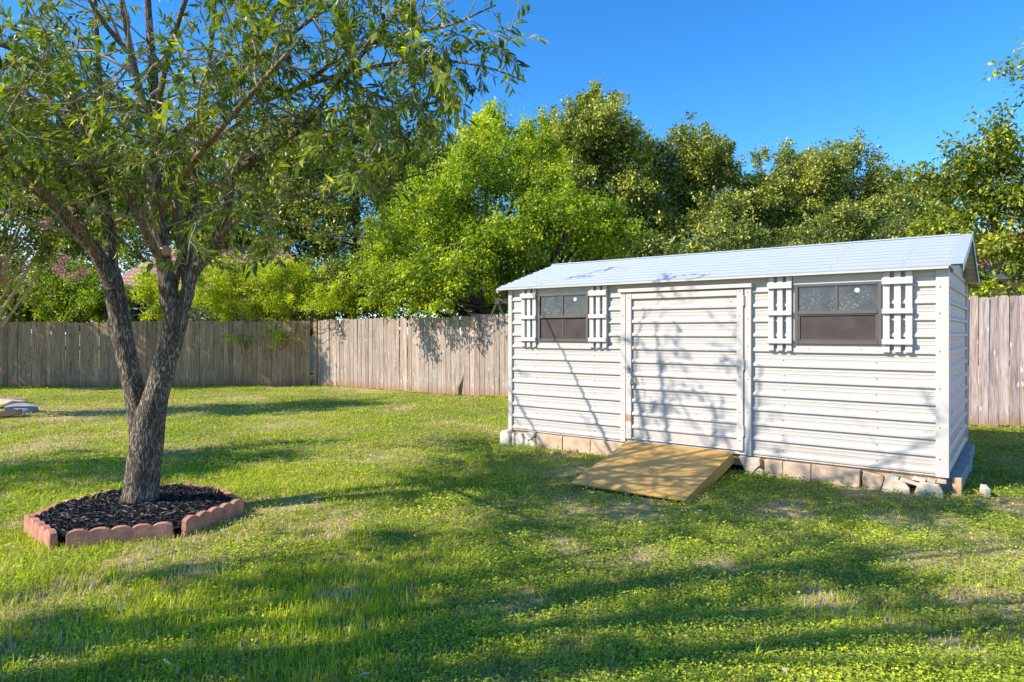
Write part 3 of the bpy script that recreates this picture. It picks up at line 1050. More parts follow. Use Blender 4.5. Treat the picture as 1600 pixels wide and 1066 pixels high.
# rake flashing at the right end, folded down, on both slopes
for front in (True, False):
    sgn = 1 if front else -1
    y0 = EV[0] if front else 2 * RG[0] - EV[0]
    bm = bmesh.new()
    add_prism(bm, [(-0.012, .0125), (sl, .0125), (sl, .0155), (-0.012, .0155)], (RX1 - 0.085, RX1 + 0.012),
              origin=(0, y0, EV[1]), ax=(1, 0, 0), a=(0, sgn * sy, sz_), b=(0, -sgn * sz_, sy))
    add_prism(bm, [(-0.012, -.055), (sl, -.042), (sl, .0155), (-0.012, .0155)], (RX1 + 0.0122, RX1 + 0.015),
              origin=(0, y0, EV[1]), ax=(1, 0, 0), a=(0, sgn * sy, sz_), b=(0, -sgn * sz_, sy))
    link('rake_flashing', bm_mesh('rake_flashing', bm), M['flashing'], roof)
    bm = bmesh.new()
    add_prism(bm, [(-0.010, -.060), (sl, -.048), (sl, -.012), (-0.010, -.012)], (RX0 - 0.006, RX0 + 0.02),
              origin=(0, y0, EV[1]), ax=(1, 0, 0), a=(0, sgn * sy, sz_), b=(0, -sgn * sz_, sy))
    link('rake_board', bm_mesh('rake_board', bm), M['trim'], roof)
link('ridge_cap', prism_mesh('ridge_cap', [(-0.03, -0.004), (0, 0.006), (0.03, -0.004), (0.03, -0.010), (-0.03, -0.010)], (RX0, RX1 - .09), origin=(0, RG[0], RG[1] + 0.020), ax=(1, 0, 0), a=(0, 1, 0), b=(0, 0, 1)), M['flashing'], roof)
# front fascia and eave soffit
link('fascia', box_mesh('fascia', RX0, RX1 - 0.09, EV[0] - 0.006, EV[0] + 0.008, 1.984, 2.0035, 0.002), M['trim'], roof)
link('soffit', box_mesh('soffit', 0.0, SH_L, EV[0] + 0.010, 0.02, 1.988, 2.001), M['underside'], roof)
bm = bmesh.new()
for k in range(n_c):
    for x in list(np.arange(0.15, SH_L, 0.62)) + [SH_L - .35, SH_L + .02]:
        a = (k + .5) * pc
        screw(x + R.uniform(-.02, .02), EV[0] + sy * a - sz_ * 0.004, EV[1] + sz_ * a + sy * 0.004, 0.006, Matrix.Rotation(math.atan2(sz_, sy), 4, 'X'))
rs = link('roof_screws', bm_mesh('roof_screws', bm), M['latch'], roof)
rs['kind'] = 'stuff'


# ------------------------------------------------------------------ what the shed stands on: blocks and stones
def shed_pt(u, v, z=0.0):
    return SH_O + US * u + VS * v + Vector((0, 0, z))


def shed_local_ground(u, v):
    p = shed_pt(u, v)
    return float(gz(np.array(p.x), np.array(p.y)))


def block(name, poly, v0, v1, mat, label, cat, group, bev=0.006, lean=0.0):
    """polygon (u,z) seen from the front, thick from v0 to v1"""
    uc = sum(p[0] for p in poly) / len(poly)
    zb = shed_local_ground(uc, v0) - 0.03
    bm = bmesh.new()
    add_prism(bm, [(p[0] - uc, p[1] - zb) for p in poly], (v0, v1), ax=(0, 1, 0), a=(1, 0, 0), b=(0, 0, 1))
    if bev:
        bmesh.ops.bevel(bm, geom=bm.edges[:], offset=bev, segments=1, profile=0.5, affect='EDGES')
    if bev:
        for vtx in bm.verts:
            vtx.co += Vector((R.uniform(-1, 1), R.uniform(-1, 1), R.uniform(-1, 1))) * bev * 0.35
    o = link(name, bm_mesh(name, bm), mat)
    p = shed_pt(uc, 0.0, zb)
    o.location = p
    o.rotation_euler = (lean, 0, SH_ANG)
    return tag(o, label, cat, group)


def gl(u, v=-0.05): return shed_local_ground(u, v) - 0.025


GB = 'concrete blocks carrying the shed'
GS = 'loose stones packed under the shed'
GP = 'broken concrete slabs leaning under the shed'
TOP = 0.160
block('limestone_rock', [(-0.10, gl(0)), (0.055, gl(0)), (0.06, .10), (0.03, .158), (-0.05, .163), (-0.095, .12)], -0.10, 0.12, M['lime'], 'squarish white limestone rock sticking out under the left corner of the shed', 'stone', GS, 0.012)
block('limestone_rock', [(0.062, gl(0)), (0.125, gl(0)), (0.125, .08), (0.10, .135), (0.068, .10)], -0.06, 0.10, M['lime'], 'narrow wedge shaped white rock beside the corner rock under the shed', 'stone', GS, 0.008)
block('limestone_rock', [(0.132, gl(0)), (0.25, gl(0)), (0.27, .06), (0.215, .145), (0.155, .125), (0.135, .07)], -0.07, 0.10, M['lime'], 'dirty humped white rock with a crusty face left of the split white stones', 'stone', GS, 0.012)
block('limestone_rock', [(0.258, gl(0.3)), (0.335, gl(.3)), (0.335, .055), (0.285, .085)], -0.055, 0.10, M['lime'], 'small low white stone below the split stone next to the first beige block', 'stone', GS, 0.006)
block('limestone_rock', [(0.285, .09), (0.34, .06), (0.37, .07), (0.42, .11), (0.43, .156), (0.30, .156), (0.26, .14)], -0.055, 0.10, M['lime'], 'white angular stone with a pointed underside high against the base trim', 'stone', GS, 0.007)
block('limestone_rock', [(0.345, gl(0.4)), (0.445, gl(.4)), (0.44, .10), (0.372, .062), (0.343, .05)], -0.055, 0.10, M['lime'], 'white angular stone standing against the first beige block', 'stone', GS, 0.007)
block('concrete_block', [(0.455, gl(.6)), (0.845, gl(.7)), (0.845, .155), (0.455, .157)], -0.045, 0.145, M['conc_pink'], 'beige concrete block under the left window beside the white rocks', 'concrete block', GB)
block('concrete_block', [(0.852, gl(.9)), (1.238, gl(1.1)), (1.238, .154), (0.852, .156)], -0.040, 0.15, M['conc_pink'], 'stained beige concrete block between two others under the left wall', 'concrete block', GB)
block('concrete_block', [(1.252, gl(1.4)), (1.70, gl(1.5)), (1.70, .152), (1.252, .156)], -0.050, 0.14, M['conc_pink'], 'beige concrete block partly covered by the upper left corner of the ramp', 'concrete block', GB)
block('concrete_slab', [(3.02, 0.158), (3.235, .156), (3.24, .085), (3.18, .045), (3.135, gl(3.1)), (3.10, gl(3.1))], -0.055, 0.0, M['slab'], 'tapered grey slab with a chipped corner right of the ramp', 'slab', GP)
block('limestone_rock', [(3.15, gl(3.2)), (3.27, gl(3.2)), (3.26, .03), (3.21, .062), (3.17, .03)], -0.04, 0.05, M['lime'], 'little pale rock below the chipped slab right of the ramp', 'stone', GS, 0.006)
block('concrete_block', [(3.28, gl(3.4)), (3.455, gl(3.4)), (3.455, .148), (3.28, .152)], -0.050, 0.14, M['conc_pink'], 'half width rough faced beige block left of centre under the right wall', 'concrete block', GB)
block('concrete_block', [(3.457, gl(3.6)), (3.712, gl(3.6)), (3.712, .148), (3.457, .150)], -0.044, 0.14, M['conc_pink'], 'smooth beige block touching the half width rough block', 'concrete block', GB)
block('concrete_block', [(3.722, gl(3.9)), (4.145, gl(4.0)), (4.145, .148), (3.722, .151)], -0.052, 0.14, M['conc_pink'], 'widest concrete block, under the right window with a shadow across it', 'concrete block', GB)
block('sandstone_rock', [(4.170, gl(4.2)), (4.315, gl(4.3)), (4.345, .10), (4.325, .122), (4.185, .145), (4.165, .11)], -0.06, 0.08, M['tanstone'], 'tan cracked stone between the widest block and the leaning slabs', 'stone', GS, 0.010)
block('concrete_slab', [(4.325, gl(4.4, -.1)), (4.555, gl(4.5, -.1)), (4.55, .045), (4.52, .085), (4.39, .135), (4.365, .135)], -0.10, -0.05, M['slab'], 'left of the two pale slabs leaning under the right corner', 'slab', GP)
block('concrete_slab', [(4.575, gl(4.7, -.1)), (4.81, gl(4.8, -.1)), (4.80, .06), (4.775, .11), (4.635, .118), (4.61, .085)], -0.11, -0.06, M['slab'], 'pale slab leaning right under the corner post of the shed', 'slab', GP)
block('stone_chip', [(4.40, .126), (4.46, .104), (4.465, .128), (4.405, .150)], -0.075, 0.03, M['lime'], 'small flat stone chip on the left shoulder of the left leaning slab', 'stone chip', GS, 0.004)
block('stone_chip', [(4.475, .100), (4.62, .072), (4.625, .098), (4.48, .130)], -0.085, 0.03, M['slab'], 'long flat tan stone bridging the two leaning slabs', 'stone chip', GS, 0.004)
block('stone_chip', [(4.565, .118), (4.665, .104), (4.67, .126), (4.575, .146)], -0.055, 0.04, M['lime'], 'whitest flat stone chip just under the base trim', 'stone chip', GS, 0.004)
block('stone_chip', [(4.68, .118), (4.745, .110), (4.745, .134), (4.685, .148)], -0.075, 0.03, M['slab'], 'square tan stone chip on top of the right leaning slab', 'stone chip', GS, 0.004)
block('stone_chip', [(4.752, .116), (4.825, .116), (4.825, .142), (4.757, .150)], -0.075, 0.03, M['slab'], 'stone chip tucked under the foot of the corner post', 'stone chip', GS, 0.004)
GG = 'grey blocks along the shaded end of the shed'
lab = ['first grey block along the shaded end wall, nearest the corner', 'second grey block along the shaded end wall', 'third grey block along the shaded end wall', 'fourth grey block along the shaded end wall', 'last grey block at the far end of the shaded wall']
for k in range(5):
    v0 = 0.10 + k * 0.46
    zb = shed_local_ground(SH_L, v0) - 0.03
    bm = bmesh.new()
    add_box(bm, -0.10, 0.10, 0, 0.43, 0, 0.155 - zb - R.uniform(0, .006), 0.006)
    o = link('concrete_block', bm_mesh('concrete_block', bm), M['conc_grey'])
    o.location = shed_pt(SH_L + 0.0 + R.uniform(-.01, .015), v0, zb)
    o.rotation_euler = (0, 0, SH_ANG + R.uniform(-.03, .03))
    tag(o, lab[k], 'concrete block', GG)
bm = bmesh.new()
add_box(bm, -0.035, 0.035, -0.02, 0.02, 0, 0.19, 0.004)
o = link('wood_stub', bm_mesh('wood_stub', bm), M['postwood'])
o.location = shed_pt(SH_L + 0.075, 0.05, shed_local_ground(SH_L, 0) - 0.03)
o.rotation_euler = (0, 0, SH_ANG)
tag(o, 'short tan wooden stub standing at the right corner of the shed', 'wood stub')


def rock(name, loc, size, mat, label, cat, group=None, seed=0, rz=0.0):
    rr = random.Random(seed)
    bm = bmesh.new()
    bmesh.ops.create_icosphere(bm, subdivisions=2, radius=1)
    for vtx in bm.verts:
        c = vtx.co
        k = 1 + 0.16 * math.sin(c.x * 3 + seed) * math.sin(c.y * 4 + seed * 1.7) + rr.uniform(-.07, .07)
        c = Vector((max(-.72, min(.72, c.x * k)), max(-.72, min(.72, c.y * k)), max(-.62, min(.62, c.z * k))))
        vtx.co = Vector((c.x * size[0], c.y * size[1], c.z * size[2]))
    o = link(name, bm_mesh(name, bm), mat)
    o.location = loc
    o.rotation_euler = (rr.uniform(-.15, .15), rr.uniform(-.15, .15), rz)
    return tag(o, label, cat, group)


def gpt(px, py, dz=0.0):
    p = ground_at(px, py)
    return Vector((p.x, p.y, float(gz(np.array(p.x), np.array(p.y))) + dz))


rock('stone', gpt(868, 712, .015), (.085, .06, .04), M['redstone'], 'reddish flat stone in the grass in front of the left beige blocks', 'stone', 'reddish stones near the ramp', 3, .3)
rock('stone', gpt(896, 708, .01), (.07, .05, .03), M['redstone'], 'smaller reddish stone lying between the other one and the ramp', 'stone', 'reddish stones near the ramp', 5, -.3)
o = rock('limestone_rock', shed_pt(SH_L + 0.27, 0.16, .05), (.11, .035, .075), M['lime'], 'pale stone leaning in the shade right of the wooden stub', 'stone', None, 8, 1.2)

# ------------------------------------------------------------------ ramp
ramp_o = empty('wooden_ramp', shed_pt(1.743, -0.06, 0), SH_ANG, 'golden stained plywood ramp leading up to the shed door', 'ramp')
TL, TR, BR, BL = Vector((0, 0, .192)), Vector((1.232, 0, .198)), Vector((1.345, -1.53, .022)), Vector((0.215, -1.55, .018))


def slab_between(name, a, b, c, d, th, mat, parent, bev=0.003):
    bm = bmesh.new()
    nrm = (b - a).cross(d - a).normalized()
    if nrm.z < 0: nrm = -nrm
    top = [bm.verts.new(p) for p in (a, b, c, d)]
    bot = [bm.verts.new(p - nrm * th) for p in (a, b, c, d)]
    bm.faces.new(top); bm.faces.new(bot[::-1])
    for i in range(4):
        j = (i + 1) % 4
        bm.faces.new((top[i], bot[i], bot[j], top[j]))
    bmesh.ops.bevel(bm, geom=bm.edges[:], offset=bev, segments=1, profile=0.5, affect='EDGES')
    return link(name, bm_mesh(name, bm), mat, parent)


slab_between('ramp_deck', TL, TR, BR, BL, 0.019, M['ramp'], ramp_o)
for f0 in (0.0, 0.5, 1.0):
    a = TL.lerp(TR, f0); d = BL.lerp(BR, f0)
    sx = Vector((0.038, 0, 0)) * (-1 if f0 > .6 else (1 if f0 < .4 else .5))
    bm = bmesh.new()
    dn = Vector((0, 0, -1))
    p0, p1 = a + dn * .0215, d + dn * .0215
    pr = [p0, p1, p1 + dn * .02, a.lerp(d, .80) + dn * 0.115, a + dn * .115]
    r0 = [bm.verts.new(p + Vector((-0.001 if f0 > .6 else 0.001, 0, 0))) for p in pr]
    r1 = [bm.verts.new(p + sx) for p in pr]
    bm.faces.new(r0); bm.faces.new(r1[::-1])
    for i in range(5):
        j = (i + 1) % 5
        bm.faces.new((r0[i], r1[i], r1[j], r0[j]))
    link('ramp_stringer', bm_mesh('ramp_stringer', bm), M['ramp'], ramp_o)
bm = bmesh.new()
for fy in (.04, .5, .95):
    for fx in np.linspace(.03, .97, 7):
        c = TL.lerp(TR, fx).lerp(BL.lerp(BR, fx), fy)
        bmesh.ops.create_cone(bm, cap_ends=True, segments=6, radius1=.006, radius2=.005, depth=.004, matrix=Matrix.Translation(c + Vector((R.uniform(-.01, .01), R.uniform(-.02, .02), .001))))
o = link('screw_heads', bm_mesh('ramp_screws', bm), M['screw'], ramp_o)
o['kind'] = 'stuff'

# ------------------------------------------------------------------ tree bed: scalloped edgers and mulch
EDG = [  # ends on the ground, label, scallops
    ((-3.06, 4.60), (-2.44, 4.815), 'front terracotta edger with five scallops facing the camera', 5, .125),
    ((-2.39, 4.87), (-2.21, 5.46), 'terracotta edger on the right front, rising away from the gap', 5, .13),
    ((-2.23, 5.52), (-2.62, 6.06), 'shaded edger at the right back corner behind the grass sprouts', 5, .085),
    ((-2.66, 6.10), (-3.10, 6.31), 'dark edger along the back, half hidden right of the trunk', 4, .085),
    ((-3.14, 6.31), (-3.57, 6.12), 'low edger at the back just left of the trunk', 4, .085),
    ((-3.60, 6.08), (-3.77, 5.62), 'sunken edger on the left back side of the mulch', 4, .085),
    ((-3.78, 5.57), (-3.70, 5.12), 'low terracotta edger on the far left curve of the bed', 4, .09),
    ((-3.67, 5.07), (-3.15, 4.60), 'left terracotta edger seen nearly end on with deep scallops', 5, .135)]
for (a, bb, lbl, ns, hh) in EDG:
    a, bb = Vector((*a, 0)), Vector((*bb, 0))
    Lg = (bb - a).length
    prof = [(0, -0.05)]
    for s in range(ns):
        wd = Lg / ns
        for q in range(7):
            th = math.pi * (1 - q / 6)
            if s > 0 and q == 0: continue
            prof.append((wd * (s + .5) + wd * .5 * math.cos(th), hh - wd * .24 + wd * .24 * math.sin(th)))
    prof.append((Lg, -0.05))
    bm = bmesh.new()
    add_prism(bm, prof, (-0.024, 0.024), ax=(0, 1, 0), a=(1, 0, 0), b=(0, 0, 1))
    bmesh.ops.bevel(bm, geom=[e for e in bm.edges if abs(e.verts[0].co.y - e.verts[1].co.y) < 1e-5], offset=.004, segments=1, profile=.5, affect='EDGES')
    # a groove between the scallops
    o = link('scalloped_edger', bm_mesh('scalloped_edger', bm), M['edger'])
    o.location = (a.x, a.y, float(gz(np.array(a.x), np.array(a.y))))
    o.rotation_euler = (R.uniform(-.05, .05), 0, math.atan2(bb.y - a.y, bb.x - a.x))
    tag(o, lbl, 'garden edger', 'scalloped edgers round the tree')
BC = np.array([-2.99, 5.45])
bx_, by_ = np.array([p[0] for p in BED]), np.array([p[1] for p in BED])
# mulch: a low mound
rings = 9
Vm, Fm = [], []
na = 48
TRC = np.array([-3.06, 5.50])


def bed_radius(ang):
    lo = 0.0
    for r in np.arange(0.05, 1.5, 0.01):
        if not in_poly(np.array(BC[0] + r * math.cos(ang)), np.array(BC[1] + r * math.sin(ang)), BED): break
        lo = r
    return lo


br = [bed_radius(2 * math.pi * k / na) for k in range(na)]
for i in range(rings + 1):
    for k in range(na):
        an = 2 * math.pi * k / na
        r = br[k] * 0.985 * i / rings
        x, y = BC[0] + r * math.cos(an), BC[1] + r * math.sin(an)
        Vm.append((x, y, float(gz(np.array(x), np.array(y))) + 0.055 + 0.05 * (1 - (i / rings) ** 2) + R.uniform(-.006, .006)))
for i in range(rings):
    for k in range(na):
        k2 = (k + 1) % na
        Fm.append((i * na + k, i * na + k2, (i + 1) * na + k2, (i + 1) * na + k))
o = link('mulch_bed', mesh_np('mulch_bed', Vm, Fm, smooth=True), M['mulch'])
tag(o, 'mound of black mulch round the foot of the tree', kind='structure')
n = 5200
an = NR.uniform(0, 2 * np.pi, n)
rb = np.interp(an, np.linspace(0, 2 * np.pi, na + 1), br + [br[0]])
rr_ = np.sqrt(NR.random(n)) * 0.98
x, y = BC[0] + rb * rr_ * np.cos(an), BC[1] + rb * rr_ * np.sin(an)
z = gz(x, y) + 0.058 + 0.05 * (1 - rr_ ** 2) + NR.uniform(0, .012, n)
a2 = NR.uniform(0, 2 * np.pi, n)
grey = np.clip(1.3 - np.hypot(x - (-2.85), (y - 5.15) * 1.6) / .42, 0, 1)
tn = np.clip(NR.uniform(0, .75, n) + grey * NR.uniform(0, .55, n), 0, 1)
V, F, tt = leaf_arrays(np.stack([x, y, z], 1), np.stack([np.cos(a2), np.sin(a2), NR.normal(.08, .2, n)], 1), np.stack([NR.normal(0, .4, n), NR.normal(0, .4, n), np.ones(n)], 1),
                       NR.uniform(.025, .085, n), NR.uniform(.007, .016, n), tn, fold=.45)
o = link('mulch_chips', mesh_np('mulch_chips', V, F, tt), M['chip'])
tag(o, 'shredded black wood chips covering the tree bed', 'mulch', kind='stuff')
# grass sprouts coming up through the mulch
SPR = []
for px, py in ((143, 792), (306, 768), (337, 780), (128, 787), (186, 772), (296, 795)):
    p = gpt(px, py)
    for q in range(4):
        SPR.append((p.x + R.uniform(-.02, .02), p.y + R.uniform(-.02, .02)))
SPR = np.array(SPR)
V, F, tt = blades(SPR[:, 0], SPR[:, 1], NR.uniform(.11, .20, len(SPR)), .006, NR.uniform(.35, .7, len(SPR)), .35)
V[:, 2] += 0.03
o = link('grass_sprouts', mesh_np('grass_sprouts', V, F, tt), M['grass'])
tag(o, 'thin grass sprouts growing through the black mulch', 'grass', kind='stuff')


# ------------------------------------------------------------------ fences
def picket_mesh(wd, h, th=0.017):
    c = 0.028
    return prism_mesh('picket', [(-wd / 2, 0), (wd / 2, 0), (wd / 2, h - c), (wd / 2 - c * .35, h - c * .35), (wd / 2 - c, h), (-wd / 2 + c, h), (-wd / 2 + c * .35, h - c * .35), (-wd / 2, h - c)],
                      (-th / 2, th / 2), bev=0.002, ax=(0, 1, 0), a=(1, 0, 0), b=(0, 0, 1))


def fence(name, a, direction, length, mat, label, h0, pitch=0.139, seed=1, gap=.008):
    rr = random.Random(seed)
    ang = math.atan2(direction.y, direction.x)
    root = empty(name, (a.x, a.y, 0), ang, label, 'fence')
    kinds = [picket_mesh(pitch - gap, h0 + q * .006) for q in range(4)]
    n = int(length / pitch)
    for i in range(n):
        s = (i + .5) * pitch
        p = a + direction * s
        o = link('picket', kinds[rr.randrange(4)], mat, root)
        o.location = (s, rr.choice((0, 0, .004, -.005)) + rr.uniform(-.003, .003), float(gz(np.array(p.x), np.array(p.y))) + rr.uniform(-.012, .012) + 0.01)
        o.rotation_euler = (rr.uniform(-.008, .008), rr.uniform(-.008, .008), rr.uniform(-.03, .03))
    back = 0.03
    for z in (0.30, 0.98, 1.62):
        link('rail', box_mesh('rail', 0, length, back - .010, back + .03, z - .045, z + .045, .003), mat, root)
    for s in np.arange(0.0, length, 2.42):
        p = a + direction * float(s)
        zb = float(gz(np.array(p.x), np.array(p.y)))
        link('post', box_mesh('post', s - .045, s + .045, back + .031, back + .12, zb - .1, zb + 1.78, .004), mat, root)
    return root


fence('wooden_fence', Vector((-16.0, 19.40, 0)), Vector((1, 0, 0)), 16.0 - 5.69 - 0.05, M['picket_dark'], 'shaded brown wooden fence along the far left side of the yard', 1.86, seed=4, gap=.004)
bf = fence('wooden_fence', FENCE_C + FENCE_DIR * 0.06, FENCE_DIR, 15.2, M['picket'], 'sunlit weathered wooden fence running from the corner behind the shed', 1.87, pitch=.150, seed=9)
fence('wooden_fence', BEND + BEND_DIR * .05, BEND_DIR, 7.0, M['picket_knot'], 'pinkish grey fence of dog eared boards with pale knots, right of the shed', 1.90, pitch=.130, seed=12)
# the wide corner board
cb = link('corner_board', box_mesh('corner_board', -0.10, 0.05, -0.055, -0.012, -0.06, 1.84, .004), M['picket_dark'], bf)

# ------------------------------------------------------------------ leaning rock pile at the left edge
GR_ = 'stones of the rock pile at the left edge'
for k, (px, py, sx, sy2, szz, mt, lb) in enumerate((
        (10, 630, .52, .30, .10, 'slab', 'long flat stone on top of the rock pile'),
        (35, 638, .34, .25, .10, 'conc_grey', 'grey stone at the right end of the rock pile'),
        (-8, 622, .36, .25, .12, 'tanstone', 'tan stone at the back of the rock pile'),
        (8, 645, .34, .22, .09, 'redstone', 'reddish stone at the front of the rock pile'),
        (26, 624, .26, .2, .10, 'redstone', 'small reddish stone behind the grey one on the rock pile'))):
    rock('flat_stone', gpt(px, py, .07 + .05 * (k == 0)), (sx, sy2, szz), M[mt], lb, 'stone', GR_, 20 + k, .25 * k - .3)


# ------------------------------------------------------------------ foliage helpers
def clump_leaves(centers, radii, per, size, tone_c, rng, droop=0.25, flat=0.75):
    """leaves gathered in clumps; centers (n,3) radii (n,)"""
    n = len(centers)
    c = np.repeat(centers, per, 0)
    r = np.repeat(radii, per)
    d = unit(rng.normal(0, 1, (n * per, 3)))
    off = rng.normal(0, .52, d.shape) * r[:, None]
    d = unit(off + d * r[:, None] * .25)
    off[:, 2] *= flat
    p = c + off
    ax = unit(d * 0.8 + rng.normal(0, .6, d.shape) + np.array([0, 0, -droop]))
    nr = unit(d * 0.5 + np.array([0, 0, 0.9]) + rng.normal(0, .5, d.shape))
    ln = size * rng.uniform(.65, 1.35, n * per)
    tn = np.clip(np.repeat(tone_c, per) + rng.normal(0, .20, n * per), 0, 1)
    return p, ax, nr, ln, tn


def lobes_surface(lobes, n, rng, inner=0.55):
    """clump centres in the outer part of a set of ellipsoids"""
    vol = np.array([l[3] * l[4] + l[4] * l[5] + l[3] * l[5] for l in lobes])
    pick = rng.choice(len(lobes), n, p=vol / vol.sum())
    sub = []
    for i, l in enumerate(lobes):
        l = np.array(l, dtype=float)
        sub.append([(*l[:3], *(l[3:6] * .72))])
        for q in range(9):
            d = unit(rng.normal(0, 1, 3))
            d[2] = abs(d[2]) * 1.1 - .35
            k = rng.uniform(.26, .48)
            sub[-1].append((*(l[:3] + unit(d) * l[3:6] * (1.02 - k * .55)), *(l[3:6] * k * np.array([1, 1, .8]))))
    subs = np.array(sub)
    which = np.where(rng.random(n) < .2, 0, rng.integers(1, 10, n))
    L = subs[pick, which]
    pick = pick * 10 + which
    d = unit(rng.normal(0, 1, (n, 3)))
    s = inner + (1.03 - inner) * rng.random(n) ** 0.7
    wob = 1 + 0.16 * np.sin(d[:, 0] * 5 + pick) * np.sin(d[:, 1] * 4 + pick * 2.1) + 0.10 * np.sin(d[:, 2] * 7 + pick)
    return L[:, :3] + d * L[:, 3:6] * (s * wob)[:, None], pick


def bg_tree(name, label, cat, base, lobes, mat, n_clump, per, leaf, clump_r, seed, bark_mat='bark_far', trunk_r=0.18, group=None, stems=1, tone=0.45, width=0.55, spikes=0, inner=0.5, limb_n=None, droop=.25):
    rng = np.random.default_rng(seed)
    bz = float(gz(np.array(base[0]), np.array(base[1]))) - 0.05
    root = empty(name, (base[0], base[1], bz), 0, label, cat, group)
    org = np.array([base[0], base[1], bz])
    parts = []
    L = np.array(lobes)
    top = L[:, 2].mean()
    for s in range(stems):
        fork = np.array([base[0] + rng.normal(0, .1), base[1] + rng.normal(0, .1), bz + max(.4, (L[:, 2].min() - bz) * .55)])
        if stems > 1: fork[:2] += rng.normal(0, .25, 2)
        st = np.array([base[0], base[1], bz]) + (np.array([rng.normal(0, .12), rng.normal(0, .12), 0]) if stems > 1 else 0)
        parts.append(tube_arrays(smooth_path([(*st, trunk_r * 1.25), (*(st * .5 + fork * .5 + rng.normal(0, .05, 3)), trunk_r), (*fork, trunk_r * .85)], .3), 8, .12, seed))
        for i, l in enumerate(lobes[s::stems]):
            c = np.array(l[:3])
            mid = fork * .45 + c * .55 + rng.normal(0, .18, 3)
            parts.append(tube_arrays(smooth_path([(*fork, trunk_r * .6), (*mid, trunk_r * .36), (*(c + np.array([0, 0, l[5] * .4])), trunk_r * .12)], .3), 6, .1, seed + i))
            for q in range(4 if limb_n is None else limb_n):
                e = c + unit(rng.normal(0, 1, 3)) * np.array(l[3:6]) * .85
                parts.append(tube_arrays(smooth_path([(*mid, trunk_r * .25), (*(mid * .4 + e * .6 + rng.normal(0, .15, 3)), trunk_r * .13), (*e, .008)], .35), 5, 0, seed + i))
    V, F = join_arrays(parts)
    link('trunk', mesh_np('trunk', V - org, F, smooth=True), M[bark_mat], root)
    cc, pick = lobes_surface(lobes, int(n_clump * .62), rng, inner)
    # sprays of foliage that reach out past the clumps
    ns = int(n_clump * .16)
    pk = rng.integers(0, len(cc), ns)
    lc = np.array([l[:3] for l in lobes])
    ctr = lc.mean(0)
    out = unit(unit(cc[pk] - ctr) + rng.normal(0, .55, (ns, 3)) + np.array([0, 0, .25]))
    for u_ in (1, 2, 3):
        cc = np.vstack([cc, cc[pk] + out * clump_r * .62 * u_ + rng.normal(0, .05, (ns, 3))])
    n_spray = ns * 3
    if spikes:
        # thin leading shoots that break the outline
        tops = []
        for q in range(spikes):
            l = lobes[rng.integers(len(lobes))]
            a = rng.uniform(0, 2 * np.pi)
            e = rng.uniform(.25, 1.2)
            b0 = np.array(l[:3]) + np.array([math.cos(a) * math.cos(e), math.sin(a) * math.cos(e), math.sin(e)]) * np.array(l[3:6])
            for u_ in range(6):
                tops.append(b0 + np.array([math.cos(a) * .35, math.sin(a) * .35, 1]) * u_ * clump_r * .26)
        cc = np.vstack([cc, np.array(tops)])
    rad = clump_r * rng.uniform(.55, 1.3, len(cc))
    rad[len(pick):] *= .5
    if spikes: rad[-spikes * 6:] *= .8
    tc_ = np.clip(tone + rng.normal(0, .13, len(cc)) + np.concatenate([rng.normal(0, .15, 400)[pick % 400], np.full(len(cc) - len(pick), .12)]), 0.05, .95)
    p, ax, nr, ln, tn = clump_leaves(cc, rad, per, leaf, tc_, rng, droop)
    V, F, tt = leaf_arrays(p - org, ax, nr, ln, ln * width, tn)
    cr = link('crown', mesh_np('crown', V, F, tt), M[mat], root)
    cr['kind'] = 'stuff'
    return root


def lobe(px, py, d, rx_px, rz_px, depth=None):
    c = P(px, py, d)
    rx, rz = rx_px * 1.10 / F_PX * d, rz_px * 1.12 / F_PX * d
    return (c.x, c.y, c.z, rx, depth if depth else rx * .9, rz)


GT = 'trees beyond the back fence'
# the great oaks behind the shed, left to right
bg_tree('oak_tree', 'tallest dark oak with pointed top behind the bright green tree', 'tree', (4.5, 29.0),
        [lobe(935, 225, 29, 62, 62), lobe(880, 265, 29, 60, 60), lobe(975, 265, 29, 45, 50), lobe(905, 330, 28.5, 90, 70), lobe(985, 340, 29, 50, 60), lobe(930, 185, 29, 34, 34)],
        'leaf_oak', 1900, 46, .135, .42, 101, group=GT, trunk_r=.3, tone=.60, spikes=5)
bg_tree('oak_tree', 'broad round topped oak right of the tallest tree above the shed roof', 'tree', (9.5, 29.5),
        [lobe(1070, 285, 30, 75, 55), lobe(1020, 330, 30, 50, 60), lobe(1130, 320, 30, 70, 62), lobe(1085, 365, 29, 100, 45), lobe(1180, 350, 30, 50, 55)],
        'leaf_oak', 1900, 46, .135, .42, 102, group=GT, trunk_r=.32, tone=.54, spikes=4)
bg_tree('oak_tree', 'spreading oak filling the skyline above the right window', 'tree', (15.5, 31.0),
        [lobe(1240, 285, 31, 75, 52), lobe(1310, 295, 31, 65, 60), lobe(1200, 335, 31, 60, 55), lobe(1290, 365, 30, 100, 40), lobe(1350, 350, 31, 50, 50)],
        'leaf_oak', 1900, 46, .135, .42, 103, group=GT, trunk_r=.32, tone=.58, spikes=4)
bg_tree('oak_tree', 'smaller grey green oak low between the skyline oak and the right edge tree', 'tree', (21.0, 34.0),
        [lobe(1405, 335, 34, 42, 45), lobe(1440, 355, 34, 40, 35), lobe(1380, 370, 33, 50, 30)],
        'leaf_oak', 650, 42, .17, .55, 104, group=GT, trunk_r=.25, tone=.55, spikes=2)
